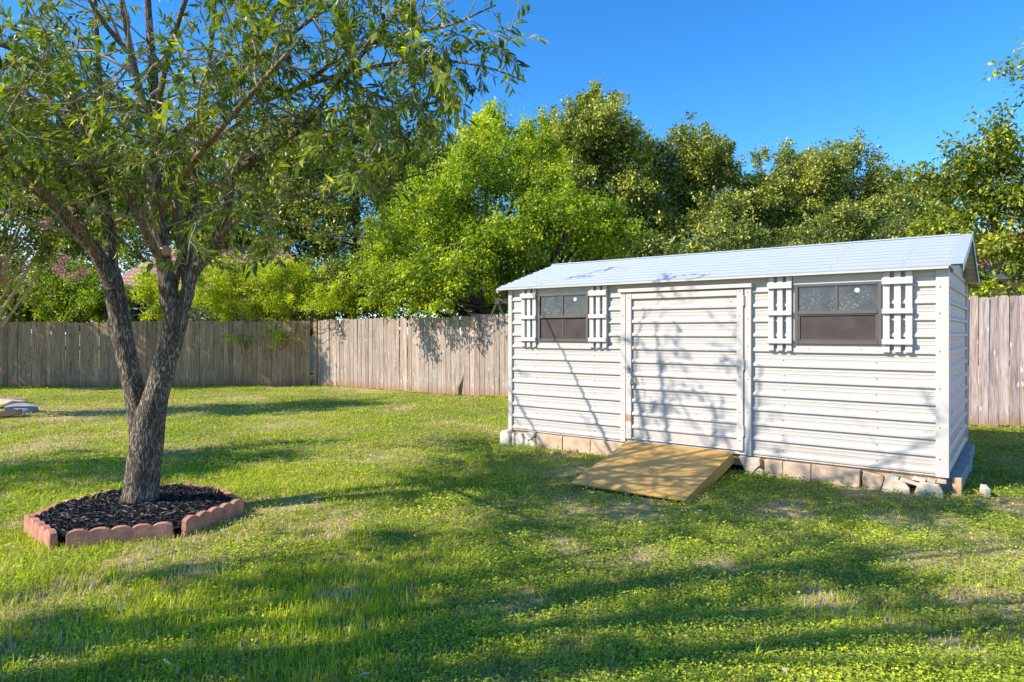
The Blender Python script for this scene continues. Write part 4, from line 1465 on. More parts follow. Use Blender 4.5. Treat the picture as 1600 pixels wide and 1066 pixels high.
# the bright tree over the middle of the fence
bg_tree('bright_tree', 'bright green leafy tree hanging over the sunlit fence', 'tree', (-0.6, 17.9),
        [lobe(700, 370, 17.5, 100, 70), lobe(800, 350, 17.5, 95, 85), lobe(640, 430, 18, 70, 52), lobe(880, 380, 17.5, 80, 62), lobe(760, 270, 18, 62, 50), lobe(830, 230, 18.5, 34, 34), lobe(708, 440, 15.4, 34, 38), lobe(680, 435, 15.8, 44, 46), lobe(640, 450, 16.4, 46, 38), lobe(795, 392, 15.8, 46, 28), lobe(720, 450, 17.5, 100, 44), lobe(930, 370, 18, 50, 50)],
        'leaf_bright', 2100, 44, .088, .33, 105, group=GT, trunk_r=.2, tone=.42, spikes=4, droop=.5)
bg_tree('young_tree', 'slender yellow green tree in front of the tall oak above the shed roof', 'tree', (2.2, 23.5),
        [lobe(780, 240, 23, 40, 40), lobe(820, 290, 23, 45, 50), lobe(705, 330, 23, 35, 60)],
        'leaf_bright', 420, 44, .13, .42, 106, group=GT, trunk_r=.12, tone=.62, spikes=4, droop=.5)
bg_tree('oak_tree', 'shaggy olive oak behind the garden tree and left of the bright tree', 'tree', (-6.5, 27.0),
        [lobe(560, 270, 27, 110, 75), lobe(650, 260, 27, 70, 60), lobe(500, 330, 27, 90, 80), lobe(590, 370, 26, 90, 60), lobe(440, 300, 28, 80, 90), lobe(420, 380, 27, 70, 50)],
        'leaf_oak', 1700, 44, .14, .46, 107, group=GT, trunk_r=.3, tone=.50, spikes=4)
bg_tree('oak_tree', 'shaded oak standing behind the left stem of the garden tree', 'tree', (-12.5, 27.5),
        [lobe(300, 345, 27, 60, 55), lobe(210, 350, 27, 60, 50), lobe(130, 345, 27.5, 60, 55), lobe(350, 270, 28, 70, 60), lobe(240, 280, 28, 70, 60), lobe(160, 290, 28, 60, 60), lobe(330, 410, 26, 60, 30)],
        'leaf_mid', 900, 42, .15, .50, 108, group=GT, trunk_r=.3, tone=.46, spikes=2)
bg_tree('hedge_bush', 'mixed undergrowth between the lime shrub and the shaggy oak', 'bush', (-8.5, 25.0),
        [lobe(380, 440, 25, 60, 40), lobe(460, 430, 25, 70, 46), lobe(540, 440, 24.5, 60, 46), lobe(60, 450, 25, 90, 46), lobe(-40, 440, 25, 90, 60), lobe(0, 500, 23, 90, 26), lobe(120, 500, 23, 80, 24), lobe(330, 500, 23.5, 60, 26), lobe(430, 500, 23, 70, 26), lobe(540, 500, 22.5, 60, 26), lobe(110, 410, 26, 60, 46), lobe(190, 420, 26, 50, 46), lobe(40, 400, 26, 60, 50)],
        'leaf_oak', 1200, 40, .11, .40, 122, group='bushes beyond the back fence', trunk_r=.07, stems=5, tone=.44)
bg_tree('hedge_bush', 'dark green hedge low behind the bright tree and the sunlit fence', 'bush', (-3.5, 21.0),
        [lobe(560, 470, 21, 60, 40), lobe(640, 470, 21, 60, 42), lobe(720, 470, 21, 60, 42), lobe(800, 465, 21, 60, 50), lobe(600, 440, 22, 70, 50), lobe(700, 430, 22, 90, 50)],
        'leaf_oak', 850, 38, .11, .38, 120, group='bushes beyond the back fence', trunk_r=.07, stems=4, tone=.30)
bg_tree('hedge_bush', 'dark green undergrowth just above the middle of the shed roof', 'bush', (6.0, 22.5),
        [lobe(900, 420, 22, 70, 40), lobe(990, 410, 23, 70, 42), lobe(1080, 405, 24, 70, 42), lobe(1170, 400, 25, 70, 40), lobe(1260, 395, 26, 70, 36), lobe(1350, 385, 27, 70, 34), lobe(1430, 385, 27, 60, 34)],
        'leaf_oak', 900, 38, .13, .42, 121, group='bushes beyond the back fence', trunk_r=.07, stems=4, tone=.34)
# bushes over the far left fence
GBU = 'bushes behind the shaded left fence'
bg_tree('lime_bush', 'lime green feathery shrub spilling over the shaded fence near the corner', 'bush', (-7.6, 21.2),
        [lobe(390, 465, 20.6, 75, 42), lobe(470, 470, 20.6, 62, 36), lobe(430, 440, 21, 62, 30), lobe(540, 480, 20.5, 36, 24), lobe(345, 460, 20.8, 36, 40), lobe(398, 506, 19.7, 24, 10, .3), lobe(378, 530, 19.2, 11, 7, .2), lobe(425, 520, 19.2, 9, 7, .2), lobe(455, 522, 19.2, 6, 5, .2), lobe(505, 478, 18.7, 26, 15, .4)],
        'leaf_lime', 1100, 44, .075, .22, 109, group=GBU, trunk_r=.06, stems=3, tone=.5, spikes=4, width=.45, inner=.35)
bg_tree('lime_bush', 'small lime shrub under the house eave between the two stems', 'bush', (-11.0, 21.4),
        [lobe(238, 470, 21, 16, 30), lobe(262, 475, 21, 14, 26)], 'leaf_lime', 130, 44, .08, .26, 115, group=GBU, trunk_r=.04, stems=2, tone=.5)
bg_tree('round_bush', 'dark rounded bush with yellow green tips left of the garden tree', 'bush', (-13.2, 21.6),
        [lobe(135, 478, 21.5, 42, 36), lobe(120, 455, 21.5, 22, 24), lobe(160, 470, 21.5, 22, 34)],
        'leaf_bright', 420, 46, .075, .28, 110, group=GBU, trunk_r=.05, stems=3, tone=.30)
bg_tree('grey_bush', 'grey green bush behind the leaning branches at the far left', 'bush', (-15.2, 22.2),
        [lobe(60, 465, 22, 48, 42), lobe(20, 480, 22, 40, 36), lobe(95, 440, 22.5, 36, 36)],
        'leaf_mid', 500, 44, .085, .32, 111, group=GBU, trunk_r=.05, stems=3, tone=.55)
# a climbing shrub in front of the fence, behind the left stem
# crape myrtle at the left edge
cmr = bg_tree('flowering_tree', 'multi stemmed tree with smooth tan limbs and pink blossom at the left edge', 'tree', (-10.4, 12.2),
              [lobe(20, 350, 11.7, 80, 48), lobe(-70, 330, 12, 90, 80), lobe(70, 385, 12, 55, 34), lobe(-150, 400, 12, 80, 90), lobe(105, 345, 12.3, 40, 36), lobe(50, 300, 12.5, 60, 44)],
              'leaf_mid', 800, 40, .065, .27, 112, 'bark_smooth', .05, None, stems=5, tone=.35)
rng = np.random.default_rng(5)
bl_c = np.array([tuple(P(px, py, 11.3)) for px, py in ((38, 308), (52, 318), (28, 316), (98, 425), (115, 432), (100, 405), (75, 345), (70, 352), (10, 335), (92, 418), (128, 425))])
p, ax, nr, ln, tn = clump_leaves(bl_c, np.full(len(bl_c), .085), 70, .036, np.full(len(bl_c), .5), rng)
org = np.array(cmr.location)
V, F, tt = leaf_arrays(p - org, ax, nr, ln, ln * .9, tn)
o = link('blossom', mesh_np('blossom', V, F, tt), M['blossom'], cmr)
o['kind'] = 'stuff'
# the stems that show against the hedge
parts = []
for q in (((-70, 590), (-20, 520), (20, 460), (60, 395), (95, 365)), ((-70, 590), (-30, 510), (0, 470), (25, 430), (50, 395), (92, 368)), ((-70, 590), (-20, 540), (10, 500), (45, 450), (70, 405)),
          ((-70, 590), (-40, 510), (-5, 440), (20, 390), (30, 350)), ((-70, 590), (-45, 500), (-20, 430), (0, 380), (12, 340))):
    pts = []
    for i, (px, py) in enumerate(q):
        pts.append((*(P(px, py, 11.8 + .08 * i) - cmr.location), .042 - .0078 * i))
    parts.append(tube_arrays(smooth_path(pts, .15), 7, .06, len(parts)))
V, F = join_arrays(parts)
link('stem', mesh_np('stem', V, F, smooth=True), M['bark_smooth'], cmr)
# right edge tree
rt = bg_tree('broadleaf_tree', 'loose broad leaved tree with bare pale twigs at the right edge', 'tree', (11.4, 13.6),
             [lobe(1555, 265, 13, 36, 30), lobe(1510, 300, 13.5, 34, 32), lobe(1590, 330, 13, 50, 40), lobe(1650, 260, 13, 50, 80), lobe(1590, 380, 13, 36, 24), lobe(1640, 410, 13, 40, 50), lobe(1555, 228, 13, 20, 16), lobe(1618, 130, 13, 14, 60)],
             'leaf_mid', 560, 34, .095, .33, 113, 'twig', .09, None, tone=.48, spikes=2, limb_n=7, inner=.35)
bg_tree('distant_bush', 'dense green bush low beside the pink house at the right', 'bush', (13.5, 16.5),
        [lobe(1480, 395, 17, 34, 40), lobe(1455, 420, 17, 36, 36), lobe(1620, 410, 14.6, 24, 30)], 'leaf_mid', 420, 40, .11, .36, 114, None or 'bark_far', .08, None, tone=.5)
# green sprigs that hang down beside the right gable
bg_tree('climbing_plant', 'bright hanging sprigs over the fence beside the shed gable', 'plant', (9.3, 11.9),
        [lobe(1545, 440, 11.6, 5, 22), lobe(1533, 464, 11.4, 8, 5), lobe(1585, 458, 11.4, 14, 7)], 'leaf_bright', 30, 26, .07, .10, 116, 'bark_far', .02, None, tone=.45)

bg_tree('broadleaf_tree', 'tall leafy tree at the left edge in front of the shaded fence', 'tree', (-17.4, 17.3),
        [(-16.2, 17.3, 5.2, 1.5, 1.0, 1.1), (-18.4, 17.0, 5.2, 1.6, 1.1, 1.2), (-14.0, 17.3, 5.3, 1.4, .9, .9), (-20.3, 17.2, 5.0, 1.5, 1.2, 1.2), (-12.4, 17.2, 5.4, .9, .7, .7), (-15.2, 17.2, 4.6, 1.0, .8, .6)],
        'leaf_mid', 600, 30, .13, .36, 118, 'bark_far', .14, None, tone=.45)
bg_tree('broadleaf_tree', 'shade tree outside the picture on the left, farther from the house', 'tree', (-10.2, 5.6),
        [(-9.3, 5.8, 3.8, 1.2, 1.0, .8), (-8.2, 6.4, 3.4, .8, .7, .5), (-10.6, 5.4, 4.6, 1.3, 1.2, 1.0), (-7.6, 7.2, 3.0, .6, .6, .4)],
        'leaf_mid', 200, 24, .10, .24, 119, 'bark_far', .12, None, tone=.45)
# a tree just outside the frame on the left; its dappled shade lies over the foreground
bg_tree('broadleaf_tree', 'broad shade tree standing outside the picture on the left', 'tree', (-7.4, 1.2),
        [(-6.9, 1.3, 4.2, 1.3, 1.2, 1.0), (-5.9, 2.0, 4.4, 1.0, .9, .8), (-7.6, .6, 5.0, 1.5, 1.4, 1.1), (-5.4, .9, 4.2, 1.0, 1.0, .8), (-4.6, 1.6, 4.0, .7, .6, .5), (-6.6, 2.6, 4.0, .8, .6, .6), (-3.6, 1.9, 4.3, .6, .4, .4), (-2.7, 1.5, 4.7, .5, .35, .3), (-3.9, 2.5, 4.8, .5, .4, .3), (-2.3, 2.3, 5.1, .5, .3, .3), (-4.6, 2.9, 4.9, .5, .4, .3), (-1.7, 1.5, 5.2, .5, .3, .3)],
        'leaf_mid', 230, 22, .10, .19, 117, 'bark', .13, None, tone=.45, inner=.3)

# ------------------------------------------------------------------ houses and play set beyond the fences
M['pinkroof'] = flat_mat('pinkish_roof_shingle', (0.40, 0.235, 0.20), 0.9, var=0.2, nscale=6, scale=(1, 1, 14))
M['redroof'] = flat_mat('red_roof_shingle', (0.38, 0.12, 0.09), 0.9, var=0.2, nscale=6, scale=(1, 1, 14))
M['fascia_y'] = flat_mat('yellow_fascia_paint', (0.55, 0.40, 0.08), 0.6)
M['greywall'] = flat_mat('grey_clapboard', (0.30, 0.31, 0.33), 0.7)
M['whitepaint'] = flat_mat('white_paint', (0.75, 0.75, 0.75), 0.6)
M['pinkwall'] = flat_mat('pinkish_stucco', (0.60, 0.43, 0.34), 0.85, var=.06)
M['orangetrim'] = flat_mat('orange_trim', (0.60, 0.33, 0.12), 0.7)
M['darkglass'] = flat_mat('dark_window', (0.015, 0.016, 0.018), 0.15)
M['playwood'] = flat_mat('reddish_play_wood', (0.42, 0.20, 0.13), 0.75, var=.2)
M['playtan'] = flat_mat('tan_play_wood', (0.52, 0.36, 0.22), 0.75, var=.2)

hd = 23.5
hl = empty('neighbour_house', (-11.5, hd + 3, 0), 0, 'house with a pinkish shingle roof behind the left fence', 'house')
c0, c1 = P(160, 448, hd), P(470, 448, hd)
ze = c0.z
zr = P(300, 372, hd + 3.2).z


def hp(x, y, z): return Vector((x, y, z)) - hl.location


link('wall', box_mesh('wall', c0.x + .5 + 11.5, c1.x - .5 + 11.5, -2.5, 3.5, -.2, ze - .12), M['greywall'], hl)
bm = bmesh.new()
for k in range(8):
    z = 0.2 + k * .28
    if z < ze - .3: add_box(bm, c0.x + .5 + 11.5, c1.x - .5 + 11.5, -2.53, -2.502, z, z + .24, .004)
link('clapboards', bm_mesh('clapboards', bm), M['greywall'], hl)
# shingle courses: each course one strip, stepped
nr_c = 14
for k in range(nr_c):
    f0, f1 = k / nr_c, (k + 1) / nr_c
    y0, y1 = -3.0 + 3.2 * f0, -3.0 + 3.2 * f1
    z0, z1 = ze + (zr - ze) * f0, ze + (zr - ze) * f1
    xi = 1.6 * f0
    bm = bmesh.new()
    add_prism(bm, [(y0 - .02, z0 + .025), (y1, z1 + .004), (y1, z1 - .04), (y0 - .02, z0 - .015)], (c0.x + 11.5 + xi, c1.x + 11.5 - xi), ax=(1, 0, 0), a=(0, 1, 0), b=(0, 0, 1))
    link('shingle_course', bm_mesh('shingle_course', bm), M['pinkroof'], hl)
bm = bmesh.new()
add_prism(bm, [(0.2, zr - .02), (3.8, ze), (0.2, ze)], (c0.x + 11.5 + 1.6, c1.x + 11.5 - 1.6), ax=(1, 0, 0), a=(0, 1, 0), b=(0, 0, 1))
link('rear_roof', bm_mesh('rear_roof', bm), M['pinkroof'], hl)
link('fascia', box_mesh('fascia', c0.x + 11.5, c1.x + 11.5, -3.06, -3.025, ze - .15, ze + .005, .004), M['fascia_y'], hl)
wx = P(226, 475, hd).x + 11.5
wd_ = link('window', box_mesh('window', wx - .75, wx + .75, -2.56, -2.535, ze - 1.6, ze - .35, .004), M['darkglass'], hl)
for k in range(5):
    link('blind_slat', box_mesh('blind_slat', wx - .73, wx + .73, -2.575, -2.562, ze - 1.5 + k * .24, ze - 1.44 + k * .24), M['whitepaint'], wd_)

hr = empty('neighbour_house', (14.5, 17.5, 0), SH_ANG, 'pink stucco house with a red roof behind the fence at the right', 'house')
e0 = P(1520, 425, 15.5)
zr0 = e0.z
link('wall', box_mesh('wall', -4.4, 5, -1.0, 5, -.2, zr0 - .02), M['pinkwall'], hr)
link('roof', prism_mesh('roof', [(-1.5, zr0 + .06), (2.0, zr0 + 1.6), (5.5, zr0 + .06), (5.5, zr0 - .02), (-1.5, zr0 - .02)], (-4.9, 5.4), ax=(1, 0, 0), a=(0, 1, 0), b=(0, 0, 1)), M['redroof'], hr)
link('fascia', box_mesh('fascia', -4.9, 5.4, -1.55, -1.505, zr0 - .04, zr0 + .09, .004), M['whitepaint'], hr)
for k in range(3):
    wq = link('window', box_mesh('window', -3.9 + k * 2.1, -2.6 + k * 2.1, -1.03, -1.005, zr0 - 1.75, zr0 - .62, .004), M['darkglass'], hr)
    bm = bmesh.new()
    x0, x1 = -3.9 + k * 2.1, -2.6 + k * 2.1
    add_box(bm, x0 - .12, x1 + .12, -1.045, -1.004, zr0 - .618, zr0 - .52, .004)
    add_box(bm, x0 - .12, x0 - .002, -1.045, -1.004, zr0 - 1.75, zr0 - .62, .004)
    add_box(bm, x1 + .002, x1 + .12, -1.045, -1.004, zr0 - 1.75, zr0 - .62, .004)
    link('window_trim', bm_mesh('window_trim', bm), M['orangetrim'], wq)

# wooden play set: A-frame ends and a top beam
pd = 15.95
ap = P(777, 468, pd)
ps = empty('play_set', (ap.x, ap.y, 0), 0.0, 'wooden swing set with a crossed A frame showing above the fence', 'swing set')


def beam(name, a, b, wd, th, mat, parent):
    a, b = Vector(a), Vector(b)
    d = (b - a)
    me = box_mesh(name, -wd / 2, wd / 2, -th / 2, th / 2, 0, d.length, .004)
    o = link(name, me, mat, parent)
    o.location = a
    o.rotation_euler = d.to_track_quat('Z', 'Y').to_euler()
    return o


zt = ap.z + .05
for q, yy in enumerate((0, 2.2)):
    beam('leg', (-1.0, yy, 0), (0.05, yy, zt), .10, .05, M['playtan'], ps)
    beam('leg', (1.0, yy + .055, 0), (-0.05, yy + .055, zt), .10, .05, M['playtan'], ps)
    beam('cross_brace', (-.62, yy - .055, zt - .42), (.62, yy - .055, zt - .42), .10, .04, M['playwood'], ps)
beam('top_beam', (0, -.2, zt - .1), (0, 2.6, zt - .1), .09, .14, M['playtan'], ps)
link('deck_rail', box_mesh('deck_rail', -.1, 1.5, .6, .66, zt - .13, zt - .02, .004), M['playtan'], ps)
link('deck_panel', box_mesh('deck_panel', .35, 1.3, .67, .70, 0.3, zt - .14, .004), M['playwood'], ps)

# ------------------------------------------------------------------ the garden tree
rng = np.random.default_rng(77)
TD = 5.5
BASE = P(218, 800, TD)
tree = empty('garden_tree', (BASE.x, BASE.y, float(gz(np.array(BASE.x), np.array(BASE.y)))), 0, 'forked shade tree with furrowed bark and narrow leaves in the mulch bed', 'tree')
TO = np.array(tree.location)
limbs = {}


def limb(key, pts, step=.07):
    """pts: (px, py, distance, radius)"""
    q = [(*P(px, py, d), r) for px, py, d, r in pts]
    limbs[key] = smooth_path(q, step)


limb('trunk', [(219, 815, 5.5, .20), (218, 799, 5.5, .172), (219, 785, 5.5, .146), (221, 765, 5.5, .131), (224, 730, 5.5, .126), (229, 690, 5.5, .124), (235, 655, 5.49, .112), (246, 610, 5.48, .092), (257, 570, 5.48, .090), (267, 535, 5.48, .086), (275, 500, 5.48, .088), (278, 482, 5.48, .080)], .035)
limb('left', [(222, 690, 5.53, .085), (215, 640, 5.57, .082), (205, 590, 5.60, .078), (194, 540, 5.62, .079), (185, 490, 5.62, .078), (177, 445, 5.62, .076), (171, 420, 5.6, .070)], .035)
limb('S1', [(275, 500, 5.48, .078), (264, 463, 5.46, .070), (257, 415, 5.45, .062), (250, 370, 5.42, .057), (243, 300, 5.4, .050), (243, 203, 5.35, .045), (240, 120, 5.3, .035), (232, 20, 5.3, .026), (226, -130, 5.3, .014)])
limb('S1b', [(243, 235, 5.35, .03), (236, 190, 5.3, .028), (220, 145, 5.25, .026), (203, 68, 5.2, .022), (190, 0, 5.1, .018), (178, -110, 5.0, .01)])
limb('S1c', [(255, 410, 5.42, .035), (240, 388, 5.3, .034), (228, 362, 5.2, .032), (213, 330, 5.05, .03), (195, 298, 4.95, .026), (165, 250, 4.8, .02), (130, 180, 4.6, .014), (100, 110, 4.5, .008)])
limb('S2', [(281, 495, 5.5, .06), (292, 462, 5.5, .055), (296, 440, 5.5, .053), (305, 420, 5.5, .055), (319, 404, 5.48, .05), (332, 394, 5.45, .046), (345, 368, 5.4, .04), (356, 320, 5.3, .035), (368, 270, 5.2, .03), (422, 236, 5.05, .026), (473, 199, 4.9, .022), (520, 142, 4.75, .018), (570, 80, 4.6, .014), (630, 10, 4.5, .008)])
limb('S2b', [(294, 448, 5.52, .05), (292, 420, 5.55, .046), (293, 400, 5.56, .044), (298, 350, 5.6, .04), (304, 300, 5.65, .036), (308, 240, 5.7, .032), (320, 150, 5.8, .026), (332, 50, 5.9, .02), (342, -90, 6.0, .01)])
limb('S3', [(268, 475, 5.52, .045), (272, 442, 5.56, .04), (279, 418, 5.58, .038), (284, 402, 5.58, .036), (280, 350, 5.55, .034), (277, 300, 5.5, .034), (273, 250, 5.45, .036), (294, 203, 5.4, .034), (334, 172, 5.35, .03), (372, 128, 5.3, .026), (405, 74, 5.3, .022), (432, 15, 5.3, .016), (460, -90, 5.3, .009)])
limb('R1', [(334, 172, 5.35, .022), (405, 159, 5.15, .02), (473, 135, 4.95, .018), (530, 118, 4.8, .016), (610, 100, 4.6, .013), (690, 95, 4.45, .010), (760, 105, 4.35, .007), (822, 128, 4.3, .004)])
limb('R3', [(277, 300, 5.5, .024), (300, 285, 5.4, .022), (324, 287, 5.3, .02), (372, 300, 5.15, .018), (440, 306, 5.0, .015), (530, 300, 4.9, .011), (610, 285, 4.8, .008), (690, 262, 4.7, .004)])
limb('R4', [(372, 128, 5.3, .02), (430, 75, 5.0, .018), (500, 20, 4.7, .015), (600, -40, 4.5, .011), (700, -60, 4.4, .006)])
limb('R7', [(473, 135, 4.95, .016), (540, 85, 4.6, .014), (620, 55, 4.4, .012), (700, 40, 4.3, .009), (775, 8, 4.2, .004)])
limb('R8', [(530, 118, 4.8, .014), (590, 150, 4.6, .012), (650, 165, 4.5, .009), (715, 150, 4.4, .005)])
limb('R5', [(345, 368, 5.4, .02), (375, 340, 5.1, .018), (400, 330, 4.85, .014), (440, 345, 4.6, .010), (480, 355, 4.5, .005)])
limb('R6', [(308, 240, 5.7, .02), (380, 190, 6.1, .018), (460, 180, 6.4, .014), (560, 170, 6.6, .010), (650, 165, 6.7, .005)])
limb('L1', [(177, 450, 5.58, .065), (155, 402, 5.5, .058), (132, 374, 5.45, .052), (110, 350, 5.4, .046), (78, 314, 5.35, .038), (48, 292, 5.3, .03), (5, 268, 5.2, .022), (-70, 235, 5.1, .012)])
limb('L2', [(172, 440, 5.62, .06), (173, 395, 5.65, .055), (169, 345, 5.68, .05), (161, 300, 5.7, .044), (158, 240, 5.7, .038), (155, 150, 5.75, .03), (151, 60, 5.8, .022), (146, -80, 5.8, .012)])
limb('L3', [(140, 385, 5.46, .036), (127, 350, 5.5, .034), (105, 304, 5.6, .03), (88, 263, 5.65, .024), (60, 190, 5.7, .018), (30, 110, 5.8, .01)])
limb('L4', [(169, 350, 5.65, .03), (150, 295, 5.6, .028), (128, 243, 5.5, .024), (90, 180, 5.4, .018), (55, 90, 5.3, .01)])
limb('L5', [(161, 300, 5.65, .036), (150, 240, 5.5, .034), (136, 190, 5.35, .032), (116, 160, 5.25, .03), (84, 115, 5.1, .027), (34, 82, 4.9, .022), (-30, 60, 4.7, .015), (-110, 30, 4.5, .008)])
limb('L6', [(203, 85, 5.2, .02), (169, 44, 5.0, .018), (139, 0, 4.9, .014), (105, -70, 4.8, .008)])
limb('F1', [(248, 340, 5.4, .03), (275, 290, 4.9, .026), (320, 230, 4.4, .022), (390, 150, 4.0, .016), (470, 60, 3.8, .009)])
limb('F2', [(155, 400, 5.5, .028), (120, 350, 5.0, .024), (60, 290, 4.5, .02), (0, 220, 4.1, .014), (-60, 150, 3.9, .007)])
limb('F3', [(243, 200, 5.3, .028), (255, 120, 4.8, .022), (280, 30, 4.4, .016), (320, -80, 4.1, .008)])
limb('B1', [(250, 370, 5.45, .03), (225, 320, 5.9, .026), (200, 250, 6.5, .022), (190, 180, 7.0, .016), (180, 110, 7.4, .008)])
limb('B2', [(298, 350, 5.6, .028), (340, 290, 6.1, .024), (400, 240, 6.7, .018), (450, 200, 7.2, .012), (490, 170, 7.6, .006)])
limb('B3', [(161, 300, 5.7, .028), (120, 250, 6.3, .022), (80, 200, 6.9, .016), (40, 160, 7.4, .008)])

parts, thin = [], []
for k, pth in limbs.items():
    big = k in ('trunk', 'left')
    mid_ = pth[0, 3] > .055
    (parts if pth[0, 3] > .045 else thin).append(tube_arrays(pth, 44 if big else (18 if mid_ else 9), .05 if big else .05, hash(len(k) * 7 + len(pth)) % 1000, 17 if big else 0))
V, F = join_arrays(parts)
V[:, 2] = np.maximum(V[:, 2], -0.2)
link('trunk', mesh_np('trunk', V - TO, F, smooth=True), M['bark'], tree)
V, F = join_arrays(thin)
link('limbs', mesh_np('limbs', V - TO, F, smooth=True), M['limb'], tree)
# the sawn stub on the central stem
kn = P(257, 392, 5.36)
bm = bmesh.new()
bmesh.ops.create_cone(bm, cap_ends=True, segments=14, radius1=.045, radius2=.032, depth=.05, matrix=Matrix.Rotation(math.pi / 2, 4, 'X'))
bmesh.ops.create_cone(bm, cap_ends=True, segments=12, radius1=.022, radius2=.02, depth=.012, matrix=Matrix.Translation((0, -.027, 0)) @ Matrix.Rotation(math.pi / 2, 4, 'X'))
o = link('branch_stub', bm_mesh('branch_stub', bm, True), M['postwood'], tree)
o.location = kn - tree.location

# side branches, twigs and leaves
twig_parts = []
TW = []                                        # twigs that carry leaves: start, dir, length


def wander(p, d, ln, r, up, seed_r, n=6, curl=.22):
    pts = [(*p, r)]
    d = d / np.linalg.norm(d)
    for i in range(n):
        d = d + seed_r.normal(0, curl, 3) + np.array([0, 0, up])
        d /= np.linalg.norm(d)
        p = p + d * ln / n
        pts.append((*p, r * (1 - .85 * (i + 1) / n)))
    return np.array(pts), d


def ok_px(p, hard=True):
    """stay inside the crown's real extent: nothing below head height, nothing past the crown's right edge"""
    if p[2] < 1.72: return False
    if p[1] < 1.6: return False
    px = CX + F_PX * p[0] / p[1]
    py = HY - F_PX * (p[2] - CAM_H) / p[1]
    # lower outline of the crown as it hangs
    xs = [-400, 0, 90, 160, 330, 420, 560, 650, 700, 760, 860]
    ys = [330, 345, 330, 440, 430, 425, 400, 340, 265, 165, 140]
    if py > np.interp(px, xs, ys): return False
    # the crown is thin where the sun passes through to the shed's wall
    t_ = ((SH_O.x - p[0]) * VS.x + (SH_O.y - p[1]) * VS.y) / (LDIR.x * VS.x + LDIR.y * VS.y)
    h_ = np.array([p[0] + LDIR.x * t_, p[1] + LDIR.y * t_])
    u_ = (h_[0] - SH_O.x) * US.x + (h_[1] - SH_O.y) * US.y
    z_ = p[2] + LDIR.z * t_
    if -0.1 < u_ < SH_L + .3 and z_ > -0.1 and z_ < 2.05 and rng.random() < (.88 if u_ < 1.6 else .74 if u_ < 3.3 else .93): return False
    tg_ = p[2] / -LDIR.z
    ur_, vr_ = shed_uv(p[0] + LDIR.x * tg_, p[1] + LDIR.y * tg_)
    if 1.6 < ur_ < 3.2 and -1.7 < vr_ < .3 and rng.random() < .6: return False
    if p[2] > 5.9 and rng.random() < .6: return False
    return px < 850


for key, pth in limbs.items():
    if key in ('trunk', 'left'): continue
    seg = np.linalg.norm(np.diff(pth[:, :3], axis=0), axis=1)
    total = seg.sum()
    nb = int(total * {'R1': 9, 'R7': 10, 'R8': 8, 'R4': 10, 'R2': 8, 'S2': 8, 'F1': 3.5, 'F2': 3.5, 'F3': 5, 'S1c': 4, 'R3': 4, 'R5': 3.5, 'R6': 4, 'B1': 4, 'B2': 3.5, 'B3': 5}.get(key, 9.5) * 1.15) + 4
    n = len(pth)
    for q in range(nb):
        f0 = 0.16 + 0.84 * rng.random() ** .8
        i = min(n - 2, int(f0 * (n - 1)))
        p0 = pth[i, :3]
        tg = pth[i + 1, :3] - pth[i, :3]
        tg = tg / (np.linalg.norm(tg) + 1e-9)
        rd = rng.normal(0, 1, 3)
        rd -= tg * rd.dot(tg)
        rd /= np.linalg.norm(rd)
        d = tg * rng.uniform(.2, .9) + rd * rng.uniform(.6, 1.0)
        ln = rng.uniform(.45, 1.25) * (1.15 - .45 * f0)
        r0 = min(pth[i, 3] * .6, .004 + .009 * ln)
        br_, dl = wander(p0, d, ln, max(r0, .0045), .03, rng, 6)
        if not ok_px(br_[-1, :3]):
            continue
        twig_parts.append(tube_arrays(br_, 5, 0, 1))
        for u_ in range(2, 7):
            for s_ in range(1 if rng.random() < .55 else 2):
                pb = br_[u_, :3]
                dd = dl * .5 + rng.normal(0, .75, 3) + np.array([0, 0, -.10])
                tl = rng.uniform(.20, .46)
                tw, de = wander(pb, dd, tl, .0032, -.05, rng, 4, .18)
                if not ok_px(tw[-1, :3]): continue
                TW.append(tw)
for tw in TW:
    twig_parts.append(tube_arrays(tw, 3, 0, 1))
V, F = join_arrays(twig_parts)
o = link('twigs', mesh_np('twigs', V - TO, F, smooth=True), M['twig'], tree)
o['kind'] = 'stuff'
lb, la, ln_, lt, lnrm = [], [], [], [], []
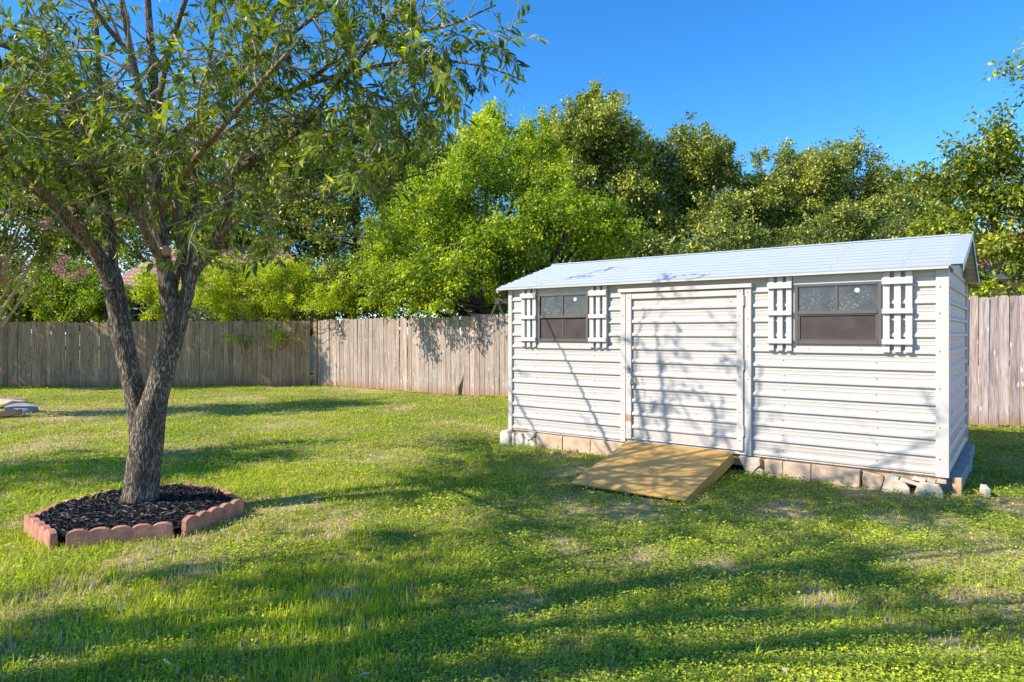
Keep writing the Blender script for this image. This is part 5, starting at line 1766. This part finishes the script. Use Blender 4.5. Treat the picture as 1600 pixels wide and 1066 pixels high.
for tw in TW:
    ttone = np.clip(rng.normal(.42, .16), .05, .9)
    m_ = int(rng.integers(14, 27))
    for k in range(m_):
        f0 = .1 + .9 * (k + rng.random()) / m_
        i = min(3, int(f0 * 4))
        g = f0 * 4 - i
        p0 = tw[i, :3] * (1 - g) + tw[i + 1, :3] * g
        tg = tw[i + 1, :3] - tw[i, :3]
        tg /= np.linalg.norm(tg) + 1e-9
        rd = rng.normal(0, 1, 3)
        rd -= tg * rd.dot(tg)
        rd /= np.linalg.norm(rd)
        lb.append(p0)
        la.append(tg * .7 + rd * .75 + np.array([0, 0, -.16]))
        lnrm.append(np.array([0, 0, 1]) + rng.normal(0, .55, 3))
        ln_.append(rng.uniform(.045, .100))
        lt.append(np.clip(ttone + rng.normal(0, .18), 0, 1))
lb, la, ln_, lt, lnrm = map(np.array, (lb, la, ln_, lt, lnrm))
# the 300 leaves that show largest are parts of their own
vis = (np.abs(lb[:, 0] / lb[:, 1]) < .76) & (lb[:, 2] < CAM_H + lb[:, 1] * .49)
score = np.where(vis, ln_ / lb[:, 1], 0)
top = np.argsort(-score)[:300]
rest = np.ones(len(lb), bool)
rest[top] = False
wdl = ln_ * rng.uniform(.17, .26, len(ln_))
V, F, tt = leaf_arrays(lb[rest] - TO, la[rest], lnrm[rest], ln_[rest], wdl[rest], lt[rest], long_leaf=True)
o = link('crown', mesh_np('crown', V, F, tt), M['leaf_main'], tree)
o['kind'] = 'stuff'
leaf_kinds = []
for q in range(8):
    V, F, tt = leaf_arrays(np.zeros((1, 3)), np.array([[1.0, 0, 0]]), np.array([[0, 0, 1.0]]), 1.0, .24 + .014 * q, np.array([.2 + .075 * q]), long_leaf=True)
    me = mesh_np('leaf', V, F, tt)
    me.materials.append(M['leaf_main'])
    leaf_kinds.append(me)
for i in top:
    o = bpy.data.objects.new('leaf', leaf_kinds[int(np.clip((lt[i] - .2) / .075, 0, 7))])
    COL.objects.link(o)
    o.parent = tree
    ax_ = Vector(la[i]).normalized()
    sd_ = ax_.cross(Vector(lnrm[i])).normalized()
    up_ = sd_.cross(ax_)
    mt = Matrix((ax_, -sd_, up_)).transposed().to_4x4()
    mt = Matrix.Translation(Vector(lb[i]) - tree.location) @ mt @ Matrix.Diagonal((*([ln_[i]] * 3), 1))
    o.matrix_basis = mt
